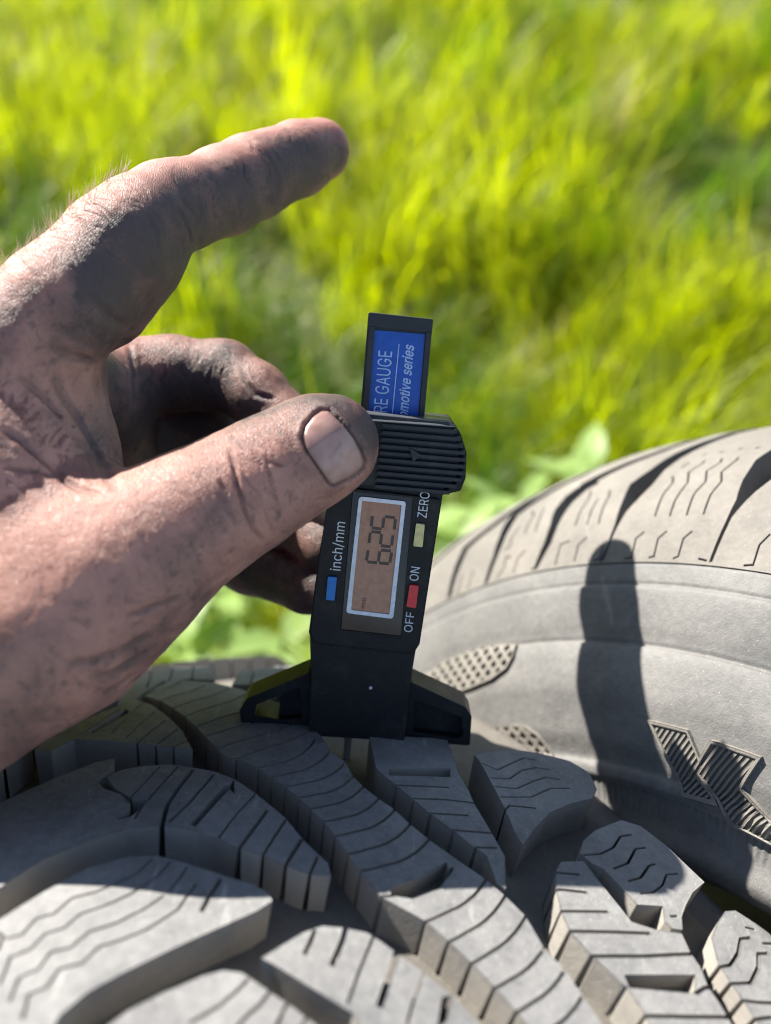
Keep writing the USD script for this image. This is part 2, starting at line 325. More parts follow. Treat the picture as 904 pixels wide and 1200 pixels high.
# lug R
blocks.append(([(842, 1080), (850, 1068), (862, 1067), (882, 1080), (904, 1096), (940, 1115), (985, 1160), (1010, 1220), (1000, 1260), (915, 1260), (889, 1200), (871, 1172), (856, 1151), (842, 1129), (834, 1099)],
    [(c8((665, 815), (690, 800), (740, 790), (770, 742), (780, 685), (822, 680)), .0007), (c8((710, 890), (745, 865), (820, 862), (850, 800), (850, 745), (892, 743)), .0007), (c8((765, 945), (790, 933), (850, 940), (960, 945)), .0007), (c8((800, 640), (840, 650)), .0006), (c8((870, 705), (930, 710)), .0006), (c8((830, 1010), (900, 1000), (1000, 1010)), .0007)], []))
# left blocks L + K joined
blocks.append(([(-90, 1085), (0, 1040), (50, 1008), (102, 986), (153, 970), (188, 968), (224, 972), (255, 983), (280, 994), (310, 1003), (338, 1016), (361, 1025), (388, 1027), (385, 1012), (373, 1001), (355, 984), (335, 959), (300, 930), (275, 913), (251, 904), (229, 900), (200, 896), (165, 898), (140, 903), (125, 911), (136, 925), (154, 935), (178, 935), (154, 957), (140, 961), (136, 957), (152, 950), (153, 942), (142, 931), (122, 924), (112, 914), (128, 902), (134, 888), (110, 894), (60, 914), (0, 941), (-90, 985)],
    [(z4((445, 318), (415, 355), (385, 400), (370, 460)), .0011), (c6((175, 165), (80, 275), (-10, 360)), .0009), (c6((345, 245), (265, 330), (195, 425)), .0006), (c6((395, 310), (340, 385), (280, 465), (268, 480)), .0009), (c6((470, 350), (420, 425), (370, 505)), .0006), (c6((535, 430), (490, 500), (458, 550)), .0009), (c6((600, 500), (580, 545), (560, 590)), .0006), (z4((410, 312), (330, 400), (310, 432)), .0005), (z4((370, 310), (290, 395)), .0004)],
    [c6((75, 365), (215, 205), (245, 200), (258, 185), (262, 245), (240, 225), (100, 380))]))
# zig-zag shoulder block T
blocks.append(([(-90, 1110), (0, 1077), (51, 1045), (102, 1018), (150, 1004), (185, 1003), (219, 1012), (265, 1027), (300, 1038), (316, 1048), (319, 1056), (300, 1068), (204, 1111), (140, 1142), (102, 1163), (70, 1190), (40, 1240), (-90, 1260)],
    [(c5((25, 850), (95, 830), (150, 765), (225, 745), (300, 680), (400, 655), (500, 610), (570, 575), (630, 515)), .0005), (c5((0, 1040), (45, 925), (125, 895), (185, 830), (265, 805), (335, 745), (440, 710), (540, 665), (650, 590), (705, 530)), .0005), (c5((40, 1110), (80, 1010), (160, 975), (210, 905), (295, 885), (370, 820), (480, 785), (600, 725), (680, 670)), .0005), (c5((700, 650), (740, 600), (775, 550)), .0005), (c5((95, 1180), (120, 1080), (195, 1050), (245, 975), (340, 950), (415, 880), (500, 855), (610, 810), (735, 730), (812, 620)), .0005), (c6((205, 590), (165, 650), (125, 725)), .0009), (c5((-40, 800), (15, 840), (-10, 900)), .0006)], []))
# bottom block U, centre block V
blocks.append(([(95, 1250), (118, 1208), (150, 1184), (190, 1164), (239, 1143), (262, 1137), (284, 1140), (310, 1158), (345, 1182), (398, 1222), (410, 1250)],
    [(c6((320, 1000), (270, 1050), (200, 1110), (80, 1180)), .0006), (c6((405, 1050), (365, 1100), (320, 1140), (260, 1200)), .0006), (c6((475, 1095), (440, 1170), (420, 1210)), .0006), (c6((560, 1140), (530, 1200)), .0006)], []))
blocks.append(([(306, 1123), (330, 1108), (355, 1093), (378, 1085), (401, 1087), (430, 1093), (446, 1103), (466, 1118), (490, 1135), (512, 1153), (530, 1166), (556, 1194), (600, 1250), (440, 1250), (414, 1188), (360, 1155), (318, 1129)],
    [(c6((590, 800), (570, 850), (545, 900)), .0008), (c6((715, 782), (700, 840), (655, 945)), .0010), (c6((830, 815), (770, 960), (720, 1100)), .0005), (c7((130, 880), (100, 980), (50, 1130)), .0012), (c7((240, 960), (200, 1080), (165, 1200)), .0005)], [c7((310, 1090), (355, 1075), (335, 1180), (290, 1220))]))
# blocks towards the far side
blocks.append(([(40, 880), (60, 862), (90, 845), (127, 832), (160, 820), (178, 826), (200, 842), (214, 857), (226, 879), (200, 876), (178, 873), (127, 868), (87, 866), (60, 880)],
    [(z4((330, 165), (255, 235)), .0006), (z4((355, 185), (285, 250)), .0006), (z4((380, 205), (315, 258)), .0006), (z4((410, 225), (355, 265)), .0006), (z4((435, 250), (390, 272)), .0006), (z4((270, 180), (190, 235)), .0006)], [z4((200, 232), (290, 178), (300, 186), (215, 234))]))
# far edge of what can be seen
blocks.append(([(140, 826), (150, 808), (166, 793), (203, 783), (248, 781), (252, 797), (219, 796), (190, 799), (166, 813), (152, 826)], [([(180, 786), (172, 806)], .0006), ([(205, 780), (198, 800)], .0006), ([(228, 779), (224, 800)], .0006)], []))
blocks.append(([(272, 802), (284, 786), (325, 781), (366, 781), (425, 785), (430, 812), (390, 808), (330, 804)], [([(300, 782), (292, 806)], .0006), ([(330, 779), (326, 808)], .0006), ([(356, 779), (356, 808)], .0006)], []))
tyre1_base = W(c_near) + np.array([0, 0, -R0])
near = thing('tyre', 'worn winter tyre lying tread up in front, with the gauge standing on its tread', 'tyre', tyre1_base)
amin, amax = T1.arc[0], T1.arc[-1]
aT0, aT1 = T1.arc[np.searchsorted(T1.p[:, 0] + 0, -0.088) if False else np.argmin(abs(T1.p[:, 0] + 0.088) + (T1.p[:, 1] < 0.28))], T1.arc[np.argmin(abs(T1.p[:, 0] - 0.088) + (T1.p[:, 1] < 0.28))]
GD = 0.0100
def carve(u, a):
    k = np.clip(np.minimum(a - (aT0 - 0.024), (aT1 + 0.024) - a) / 0.014, 0, 1)
    q = T1.point(u, a)
    return -GD * k * k * (3 - 2 * k) + 0.0003 * (meshkit.noise(q * 300) - 0.5)
FU = T1.R * math.pi
obj('casing', T1.shell(-0.16, 0.22, 200, amin, amax, 160, carve), M_groove, near, smooth=True)
v_, f_ = T1.shell(0.22, 2 * FU - 0.16, 160, amin, amax, 60, carve)
obj('casing', (v_, f_), M_groove, near, smooth=True)
depthf = lambda a: GD * np.clip(np.minimum(a - (aT0 - 0.026), (aT1 + 0.026) - a) / 0.016, 0.15, 1) + 0.0004
placed = []
for outline, cs, slots in blocks:
    g = poly(T1, outline)
    for l, w in cs: g = g.difference(line(T1, l, w))
    for sl in slots: g = g.difference(poly(T1, sl))
    placed.append(poly(T1, outline))
    b = T1.block(g, depthf)
    if b: obj('tread_block', b, M_tread, near)
    for sl in slots:                                # floors of the slots
        b = T1.block(poly(T1, sl).buffer(0.0003), 0.001, top=-0.0045)
        if b: obj('tread_block_floor', b, M_groove, near)
taken = unary_union(placed).buffer(0.003); hull = unary_union(placed).convex_hull
# the rest of the tread, out of the picture or at its far edge: alternate curved bars
def bar_poly(u, side):
    mid = (aT0 + aT1) / 2; hw = (aT1 - aT0) / 2 + 0.02
    ks = np.linspace(0.02, 1.0, 9)
    e1 = [(u + 0.05 * (1 - (1 - k) ** 1.6), mid + side * k * hw) for k in ks]
    e2 = [(x + 0.0215 - 0.004 * (1 - k), y) for (x, y), k in zip(e1, ks)]
    return Polygon(e1 + e2[::-1]).buffer(0)
view_u = taken.bounds
n_p = 62
for i in range(n_p):
    for side in (-1, 1):
        u = (i + (0.5 if side > 0 else 0)) * 2 * FU / n_p - FU
        g = bar_poly(u, side)
        if g.bounds[0] < view_u[2] + 0.0 and g.bounds[2] > view_u[0] - 0.0:
            g = g.difference(taken).difference(hull.buffer(0.002)) if side < 0 else g.difference(hull.buffer(0.003))
            # only keep what lies beyond the traced patch
            g = max(getattr(g, 'geoms', [g]), key=lambda h: h.area)
            if g.area < 1.2e-4: continue
            if side > 0:                            # the measured blocks already fill what the photograph shows here
                b_ = np.array(g.exterior.coords); q_ = T1.point(b_[:, 0], b_[:, 1], np.zeros(len(b_)))
                qx, qy = CX - F * q_[:, 0] / q_[:, 2], CY - F * q_[:, 1] / q_[:, 2]
                if ((qx > 0) & (qx < 904) & (qy > 0) & (qy < 1200)).any(): continue
            if g.is_empty: continue
        for k in range(1, 9):
            y = (aT0 + aT1) / 2 + side * k * 0.0105
            g = g.difference(LineString([(u - 0.02, y), (u + 0.03, y + side * .003), (u + 0.09, y)]).buffer(0.0003))
        near_view = -0.2 < u < 0.12
        b = T1.block(g, depthf, cell=0.005 if near_view else 0.012)
        if b: obj('tread_block', b, M_tread, near)

# right tyre
AZ, EL = -0.9296, 0.0093
n2 = np.array([math.sin(AZ) * math.cos(EL), math.sin(EL), math.cos(AZ) * math.cos(EL)])
e1_ = unit(np.cross([0, 1, 0], n2)); e2_ = np.cross(n2, e1_)
K2 = 0.90                                        # the right tyre is a size smaller
c2 = np.array([0.0871, -0.3149, -0.2660]) * K2
half = [(0.0035, 0.2060), (0.0110, 0.2150), (0.0098, 0.2215), (0.0102, 0.2285), (0.0118, 0.2312), (0.0116, 0.2335), (0.0105, 0.2355), (0.0118, 0.2440), (0.0118, 0.2560), (0.0090, 0.2670), (0.0062, 0.2722), (0.0050, 0.2734), (0.0046, 0.2742), (0.0040, 0.2790), (0.0013, 0.2893), (0.0005, 0.2910), (-0.0003, 0.2916), (-0.0022, 0.2955), (-0.0048, 0.3010), (-0.0100, 0.3100), (-0.0180, 0.3198), (-0.0290, 0.3280), (-0.0440, 0.3370), (-0.0640, 0.3445), (-0.085, 0.3490)]
half = [(v * K2, r * K2) for v, r in half]; HW2 = 0.085 * K2
prof2 = [(-2 * HW2 - v, r) for v, r in half][:-1] + [(v, r) for v, r in half[::-1]]
T2 = Tyre(c2, n2, e2_, prof2)
a_of = lambda v, r: T2.arc[np.argmin((T2.p[:, 0] - v * K2) ** 2 + (T2.p[:, 1] - r * K2) ** 2)]
aA, aB, aC, aMid = a_of(-0.0003, 0.2916), a_of(0.0050, 0.2734), a_of(0.0118, 0.2312), a_of(-0.085, 0.3490)
aEdge = a_of(-0.0040, 0.2988)                      # where the shoulder blocks end
right = thing('tyre', 'dusty tyre on the right, its sidewall with a big raised K facing the camera', 'tyre', W(c2) + np.array([0, 0, -0.30]))
tread_depth = lambda a: 0.0090 * np.clip((np.where(a < aMid, a - (2 * aMid - aEdge), aEdge - a) + 0.0) / 0.022, 0.02, 1) + 0.0003
def carve2(u, a):
    inside = (a < aEdge + 0.0005) & (a > 2 * aMid - aEdge - 0.0005)
    d = np.where(inside, -tread_depth(a), 0.0)
    # moulding lines A and B: fine V grooves, and the ridge C
    d = d - 0.0006 * np.exp(-((a - aA) / 0.0005) ** 2) - 0.0008 * np.exp(-((a - aB) / 0.0006) ** 2)
    q = T2.point(u, a)
    d = d + 0.00025 * (meshkit.fbm(q * 160, 3) - 0.5)
    # fine radial ribs below the ridge, towards the rim
    band = np.clip((a - aC - 0.0015) / 0.001, 0, 1) * np.clip((aC + 0.009 - a) / 0.001, 0, 1)
    d = d + band * 0.00016 * np.sin(u / T2.R * 620)
    return d
na = lambda lo, hi, st: max(3, int((hi - lo) / st))
UV0, UV1 = -0.20, 0.20
v_, f_ = T2.shell(UV0, UV1, 700, aMid, T2.arc[-1], 420, carve2)
obj('sidewall', (v_, f_), M_side, right, smooth=True)
v_, f_ = T2.shell(UV1, 2 * math.pi * T2.R + UV0, 220, T2.arc[0], T2.arc[-1], 120, carve2)
obj('sidewall', (v_, f_), M_side, right, smooth=True, label='far half of the tyre, away from the camera')
v_, f_ = T2.shell(UV0, UV1, 160, T2.arc[0], aMid, 80, carve2)
obj('sidewall', (v_, f_), M_side, right, smooth=True, label='far half of the tyre, away from the camera')

def d2(*p): return zz(p, 4.036, 680, 480)
def d1(*p): return zz(p, 4.036, 480, 480)
grooves = [
    [(831, 659), (851, 611), (863, 586), (871, 562), (886, 539), (904, 527), (940, 510), (985, 500), (985, 530), (940, 541), (904, 562), (878, 583), (858, 606), (848, 627), (835, 658)],
    [(702, 659), (712, 639), (721, 614), (730, 587), (739, 567), (762, 551), (791, 532), (829, 516), (860, 506), (862, 509), (839, 517), (798, 537), (779, 551), (764, 569), (749, 584), (734, 600), (722, 621), (708, 656)],
    [(625, 668), (638, 636), (645, 616), (651, 597), (663, 582), (676, 572), (700, 562), (702, 566), (688, 574), (672, 588), (658, 608), (646, 637), (630, 666)],
    [(567, 686), (578, 653), (586, 628), (594, 611), (603, 601), (608, 603), (600, 616), (590, 636), (582, 655), (572, 682)],
    [(524, 702), (531, 672), (538, 653), (546, 640), (551, 640), (543, 656), (535, 676), (529, 699)],
]
u_lo, u_hi = -0.17, 0.17
hits = [T2.hit(g) for g in grooves]
strip = sbox(u_lo, aMid + 0.004, u_hi, aEdge)
gp = []
for h in hits:
    p = Polygon(h).buffer(0)
    # lengthen every groove over the crown
    top = h[np.argsort(h[:, 1])[:2]].mean(0)
    ext = LineString([top, (top[0] + 0.02, top[1] - 0.02), (top[0] + 0.03, aMid)]).buffer(0.0035)
    gp.append(unary_union([p, ext]))
centres = sorted(float(h[np.argmax(h[:, 1])][0]) for h in hits)
step = np.diff(centres).mean() if len(centres) > 1 else 0.03
if '__DBG__' in globals(): print('groove centres', centres)
for side, c0 in ((-1, centres[0]), (1, centres[-1])):
    for k in range(1, 6):
        src = gp[-1] if side * 1 < 0 and hits[-1][:, 0].mean() < hits[0][:, 0].mean() else gp[0]
        src = gp[np.argmin([abs(g.bounds[0] - c0) for g in gp])]
        gp.append(affinity.translate(src, side * k * 0.034, 0))
land = strip
for g in gp: land = land.difference(g)
sip = []
for s_ in ([(355, 505), (395, 400), (440, 345), (440, 315)], [(425, 505), (450, 430), (510, 345), (515, 295), (580, 255), (592, 240)], [(505, 500), (540, 400), (595, 340), (600, 290), (665, 250), (672, 230)], [(585, 495), (620, 400), (670, 340), (670, 295), (740, 240), (750, 225)],
           [(210, 705), (245, 700), (265, 610), (305, 578)], [(325, 700), (350, 695), (370, 610), (412, 575)], [(440, 705), (465, 695), (490, 610), (532, 575)], [(560, 705), (600, 715)], [(775, 738), (820, 735), (850, 640), (900, 590)],
           [(480, 275), (520, 250)], [(580, 215), (605, 205)], [(660, 205), (680, 195)], [(750, 190), (768, 180)], [(830, 185), (850, 175)]):
    sip.append((d2(*s_), 0.0006))
for s_ in ([(785, 550), (810, 480), (850, 420), (860, 380)], [(840, 545), (865, 470), (895, 420)], [(895, 540), (915, 470), (945, 410), (950, 380)], [(690, 735), (715, 640), (760, 620)], [(780, 720), (800, 640), (840, 605)], [(870, 715), (900, 705), (920, 640)],
           [(415, 800), (450, 740), (455, 700), (480, 695)], [(490, 775), (515, 700), (550, 665)], [(575, 755), (600, 752)], [(450, 665), (480, 640), (480, 610), (520, 550)], [(545, 590), (560, 545), (590, 500), (580, 480)], [(595, 580), (615, 520), (640, 465)], [(225, 875), (250, 785)], [(275, 850), (305, 760)], [(340, 600), (350, 590)], [(370, 580), (385, 570)]):
    sip.append((d1(*s_), 0.0006))
for l, w in sip: land = land.difference(line(T2, l, w))
for g in sorted((g for g in getattr(land, 'geoms', [land]) if g.area > 4e-6), key=lambda g: g.bounds[0]):
    b = T2.block(g, tread_depth, cell=0.004, draft=0.05)
    if b: obj('tread_block', b, M_tread_b, right)

# added rim inside the bead, dark to fill the shaded gap
rp = [(0.0105, 0.2165), (0.0075, 0.2095), (0.0015, 0.2050), (-0.006, 0.2010), (-0.020, 0.1965), (-0.036, 0.1950), (-0.046, 0.186), (-0.050, 0.172), (-0.046, 0.150), (-0.052, 0.11), (-0.060, 0.06), (-0.060, 0.0005)]
th_ = np.linspace(0, 2 * math.pi, 161); pv = np.array(rp) * K2
q_ = T2.c + pv[None, :, :1] * T2.n + pv[None, :, 1:] * (np.cos(th_)[:, None, None] * T2.e2 + np.sin(th_)[:, None, None] * T2.e1)
i_ = np.arange(161 * len(rp)).reshape(161, len(rp)); q4 = np.stack([i_[:-1, :-1], i_[1:, :-1], i_[1:, 1:], i_[:-1, 1:]], -1).reshape(-1, 4)
obj('wheel_rim', (W(q_.reshape(-1, 3)), np.vstack([q4[:, [0, 1, 2]], q4[:, [0, 2, 3]]])), plastic('dark_rim_steel', (0.02, 0.02, 0.022), 0.5), right, smooth=40)

# the other shoulder and the rest of the way round
for g in sorted((g for g in getattr(affinity.scale(land, 1, -1, origin=(0, aMid)), 'geoms', [land]) if g.area > 4e-6), key=lambda g: g.bounds[0]):
    b = T2.block(g, tread_depth, cell=0.008, draft=0.05)
    if b: obj('tread_block', b, M_tread_b, right)
n_r = int((2 * math.pi * T2.R - (u_hi - u_lo)) / 0.034)
for k in range(n_r):
    for sg in (-1, 1):
        u0 = u_hi + 0.003 + k * (2 * math.pi * T2.R - (u_hi - u_lo)) / n_r
        yy = [aMid + sg * 0.004, (aMid * 0.55 + aMid * 0 + 0.45 * (aEdge if sg > 0 else 2 * aMid - aEdge)), aEdge if sg > 0 else 2 * aMid - aEdge]
        g = Polygon([(u0 + 0.020, yy[0]), (u0 + 0.008, yy[1]), (u0, yy[2]), (u0 + 0.029, yy[2]), (u0 + 0.037, yy[1]), (u0 + 0.047, yy[0])])
        b = T2.block(g, tread_depth, cell=0.012, draft=0.05)
        if b: obj('tread_block', b, M_tread_b, right)

# raised K with ribbed face, bordered
def e4(*p): return zz(p, 874 / 204, 700, 800)
Kpx = e4((262, 185), (465, 235), (525, 375), (580, 285), (835, 372), (735, 525), (880, 690), (960, 790), (960, 850), (700, 715), (560, 520), (620, 625), (440, 570))
Kh = poly(T2, Kpx)
if Kh.geom_type != 'Polygon': Kh = max(Kh.geoms, key=lambda g: g.area)
inner = Kh.buffer(-0.0009, join_style='mitre')
border = Kh.difference(inner)
letter = thing_part = None
b = T2.block(border, 0.0016, top=0.0011, cell=0.003)
letter = obj('letter', b, M_letter, right, label='raised border of the letter K')
ub = Kh.bounds
# ribs run along the measured direction
r0, r1 = T2.hit(e4((450, 570), (560, 430)))
dv = unit(r1 - r0); nv = np.array([-dv[1], dv[0]])
cK = np.array(Kh.centroid.coords[0]); ribs = []
for k in range(-40, 41):
    o = cK + nv * k * 0.00175
    ribs.append(LineString([o - dv * 0.06, o + dv * 0.06]).buffer(0.00045, cap_style='flat'))
ribs = unary_union(ribs).intersection(inner.buffer(0.0002))
b = T2.block(ribs, 0.0012, top=0.0007, cell=0.004, draft=0.1)
if b: obj('rib', b, M_letter, right, label='fine ribs on the face of the letter K', kind='stuff')
# chequered bands
def lattice(px, pitch, w, top):
    pg = poly(T2, px)
    x0, y0, x1, y1 = pg.bounds; cx_, cy_ = (x0 + x1) / 2, (y0 + y1) / 2; R = math.hypot(x1 - x0, y1 - y0)
    ls = []
    for ang in (0.65, -0.65):
        d = np.array([math.cos(ang), math.sin(ang)]); n = np.array([-d[1], d[0]])
        for k in range(-int(R / pitch) - 1, int(R / pitch) + 2):
            o = np.array([cx_, cy_]) + n * k * pitch
            ls.append(LineString([o - d * R, o + d * R]).buffer(w / 2, cap_style='flat'))
    rim = pg.difference(pg.buffer(-0.0006))
    return T2.block(unary_union(ls + [rim]).intersection(pg), 0.0016, top=top, cell=0.004, draft=0.05)
b = lattice([(490, 803), (510, 786), (535, 771), (565, 760), (590, 757), (608, 757), (604, 770), (596, 784), (578, 797), (555, 806), (523, 818), (500, 830)], 0.0040, 0.0016, 0.0012)
if b: obj('chequered_band', b, M_letter, right)
b = lattice([(575, 853), (600, 849), (618, 851), (632, 860), (650, 885), (680, 915), (660, 905), (638, 892), (605, 872)], 0.0040, 0.0016, 0.0012)
if b: obj('chequered_band', b, M_letter, right)

# ------------------------------------------------------------------ tread depth gauge
GX, GY = tx, GN; GZ = np.cross(GX, GY)           # across, up along the gauge, out of its face
def gl(px, z=0.0):
    d = ray(*np.array(px, float).T); o = P0 + GZ * z
    t = (o @ GZ) / (d @ GZ); q = d * t[:, None] - P0
    return np.stack([q @ GX, q @ GY], 1)
def gw(q): q = np.asarray(q); return W(P0 + q[:, :1] * GX + q[:, 1:2] * GY + q[:, 2:3] * GZ)
def slab(pts, z0, z1, holes=(), rnd=0.0, pre=True):
    """flat piece of the gauge, outline in photograph pixels seen on its front face z1, thickness back to z0"""
    p = Polygon(gl(pts, z1)) if pre else pts
    if rnd: p = p.buffer(-rnd, join_style='mitre').buffer(rnd, quad_segs=5)
    for h in holes: p = p.difference(Polygon(gl(h, z1)).buffer(-0.0004).buffer(0.0004, quad_segs=4))
    m = cat([trimesh.creation.extrude_polygon(g, z1 - z0, engine='earcut') for g in getattr(p, 'geoms', [p])])
    m.apply_translation([0, 0, z0])
    return m
def gobj(name, m, mat, parent, smooth=30, **k):
    return obj(name, (gw(np.array(m.vertices)), np.array(m.faces)), mat, parent, smooth, **k)
M_black = plastic('black_plastic', (0.006, 0.006, 0.007), 0.48, 0.3, spec=0.3)
M_black2 = plastic('matt_black_plastic', (0.006, 0.006, 0.007), 0.5, 0.35, spec=0.35)
M_grip = plastic('grip_plastic', (0.014, 0.015, 0.019), 0.45, 0.35, spec=0.4)
M_blue = flat('blue_label', (0.006, 0.060, 0.32), 0.35)
M_white = flat('white_print', (0.55, 0.58, 0.62), 0.5)
M_whiteb = flat('pale_blue_print', (0.30, 0.40, 0.62), 0.5)
M_bezel = flat('white_bezel', (0.66, 0.68, 0.74), 0.4)
M_lcd = flat('screen_glass', (0.38, 0.18, 0.105), 0.2)
M_seg = flat('screen_digits', (0.06, 0.035, 0.028), 0.4)
M_bblue = flat('blue_button', (0.012, 0.16, 0.50), 0.45); M_bred = flat('red_button', (0.62, 0.03, 0.035), 0.45); M_byel = flat('yellow_button', (0.62, 0.52, 0.22), 0.45)
gauge = thing('tread_depth_gauge', 'black digital tread depth gauge with blue slide and orange screen, standing on the near tyre', 'depth gauge', W(P0))
ZB = 0.002                                      # body front
# foot: two pierced wings and the stem
wl = slab([(283, 851), (281, 832), (289, 819), (364, 788), (372, 866), (330, 862)], -0.013, -0.0035, [[(298, 838), (300, 826), (333, 813), (352, 806), (354, 842), (331, 844)]], 0.0008)
wr = slab([(474, 802), (483, 800), (546, 829), (553, 840), (551, 874), (470, 868)], -0.013, -0.0035, [[(484, 858), (486, 820), (541, 841), (543, 862), (537, 866)]], 0.0008)
web_l = slab([(326, 850), (329, 812), (364, 798), (366, 850)], -0.012, -0.0062); web_r = slab([(480, 864), (480, 812), (548, 838), (548, 868)], -0.012, -0.0066)
gobj('foot_wing', wl, M_black2, gauge); gobj('foot_wing', wr, M_black2, gauge)
gobj('foot_web', web_l, M_black2, gauge); gobj('foot_web', web_r, M_black2, gauge)
st = gobj('stem', slab([(363, 735), (492, 735), (481, 800), (474, 869), (362, 862), (365, 800)], -0.014, 0.0, rnd=0.001), M_black2, gauge)
mk = trimesh.creation.icosphere(2, 0.00045); mk.apply_transform(np.diag([1, 1, .35, 1])); p_ = gl([(434.5, 806)], 0)[0]; mk.apply_translation([p_[0], p_[1], 0.0001])
gobj('paint_speck', mk, M_white, st)
# probe pin between the tread blocks
pin = trimesh.creation.cylinder(0.0011, 0.012, sections=16); pin.apply_transform(trimesh.transformations.rotation_matrix(math.pi / 2, [1, 0, 0])); p_ = gl([(408, 870)], -0.005)[0]; pin.apply_translation([p_[0], p_[1] - 0.0025, -0.006])
gobj('probe_pin', pin, plastic('steel', (0.35, 0.33, 0.30), 0.35), gauge)
# body
bd = slab([(362, 741), (366, 752), (372, 755), (478, 767), (486, 764), (492, 755), (519, 580), (540, 575), (546, 560), (547, 530), (540, 508), (530, 495), (425, 486), (390, 560), (374, 650)], -0.0125, ZB - 0.0009, rnd=0.0006)
body = gobj('body', bd, M_black, gauge)
face = slab([(364, 741), (368, 751), (374, 754), (477, 765), (484, 762), (490, 754), (516.5, 586), (500, 583), (400, 571), (386, 570), (375, 650)], ZB - 0.001, ZB, [[(401, 721), (413, 576), (484, 583), (470, 746), (399, 738)]], 0.0006)
gobj('face_plate', face, M_black, body)
gobj('screen_window', slab([(400, 739), (414, 575), (485, 583), (470, 747)], ZB - 0.0012, ZB - 0.0003, rnd=0.0005), flat('dark_window', (0.02, 0.013, 0.011), 0.12), body)
scr_o = [(406, 718), (421, 581.5), (476, 587.5), (461, 725)]
scr_i = [(411.5, 714.5), (424.5, 586.5), (471, 591.5), (456.5, 720)]
po, pi_ = Polygon(gl(scr_o, ZB)), Polygon(gl(scr_i, ZB))
po = po.buffer(-0.0008, join_style='mitre').buffer(0.0008, quad_segs=5); pi_ = pi_.buffer(-0.0003, join_style='mitre').buffer(0.0003)
gobj('screen_bezel', slab(po.difference(pi_), ZB - 0.0004, ZB + 0.00025, pre=False), M_bezel, gauge)
scr = gobj('screen', slab(pi_.buffer(0.0001), ZB - 0.0004, ZB - 0.0001, pre=False), M_lcd, gauge)
# seven-segment digits, read upwards
SX, SY = unit(np.subtract(*gl([(444, 610), (438, 655)], ZB))), None
SEG = {'6': 'afedcg', '2': 'abged', '5': 'afgcd'}
def digit(ch, px0, px1, hpx):
    """px0, px1: bottom-left and bottom-right pixel of the digit as read; hpx: pixel of its top-left"""
    o, r, t = gl([px0, px1, hpx], ZB)
    X, Y = r - o, t - o
    def P(x, y): return o + X * x + Y * y
    w = 0.22; ms_ = []
    bars = dict(a=((0.10, 1), (0.90, 1)), g=((0.10, .5), (0.90, .5)), d=((0.10, 0), (0.90, 0)), f=((0, .54), (0, .96)), e=((0, .04), (0, .46)), b=((1, .54), (1, .96)), c=((1, .04), (1, .46)))
    for s_ in SEG[ch]:
        a, b = bars[s_]
        g = LineString([P(*a), P(*b)]).buffer(np.linalg.norm(X) * w / 2 * 1.0, cap_style='flat')
        ms_.append(slab(g, ZB - 0.0002, ZB - 0.00003, pre=False))
    return cat(ms_)
for ch, a, b, c in (('6', (457, 661), (459.5, 646), (429.5, 658.5)), ('2', (459, 641), (461, 626), (432.5, 638)), ('5', (462, 622), (464, 607), (435, 618.5))):
    gobj('digit', digit(ch, a, b, c), M_seg, scr)
def words(text, px0, px1, cap_px, z, bold=False, shear=0.0, depth=0.00012):
    """lettering on the gauge: px0 start of the baseline, px1 its end; cap height from pixels across"""
    o, e = gl([px0, px1], z); X = e - o; wid = np.linalg.norm(X); X = X / wid; Y = np.array([-X[1], X[0]])
    h = cap_px * 0.225e-3
    m = meshkit.text_mesh(text, h, depth, bold)
    v = np.array(m.vertices); v[:, 0] -= v[:, 0].min(); k = wid / v[:, 0].max(); v[:, 0] *= k; v[:, 0] += v[:, 1] * shear
    q = np.stack([o[0] + X[0] * v[:, 0] + Y[0] * v[:, 1], o[1] + X[1] * v[:, 0] + Y[1] * v[:, 1], z + v[:, 2]], 1)
    return trimesh.Trimesh(q, m.faces, process=False)
gobj('lettering', words('inch/mm', (399, 669), (405, 612), 11.5, ZB), M_white, gauge, smooth=False)
gobj('lettering', words('ZERO', (500, 607), (504, 577), 10.5, ZB), M_white, gauge, smooth=False)
gobj('lettering', words('ON', (490, 681), (492.5, 665), 10, ZB), M_white, gauge, smooth=False)
gobj('lettering', words('OFF', (483, 741), (486, 718), 9.5, ZB), M_white, gauge, smooth=False)
gobj('lettering', words('mm', (428, 713), (429.5, 701), 5.5, ZB - 0.0001, depth=0.0001), M_seg, scr, smooth=False)
for px, m, l in (([(382, 703), (384.5, 676), (395, 677), (392, 704)], M_bblue, 'blue inch and millimetre button'), ([(476.5, 711), (480.5, 685.5), (491, 687), (487.5, 713)], M_bred, 'red power button'), ([(484.5, 640), (488, 613.5), (498, 615), (495.5, 641.5)], M_byel, 'yellow zero button')):
    gobj('button', slab(px, ZB - 0.0002, ZB + 0.0009, rnd=0.0003), m, gauge, label=l)
gobj('seam', slab([(425, 744), (470, 749), (470, 750), (425, 745)], ZB - 0.0001, ZB + 0.0002), M_grip, body)
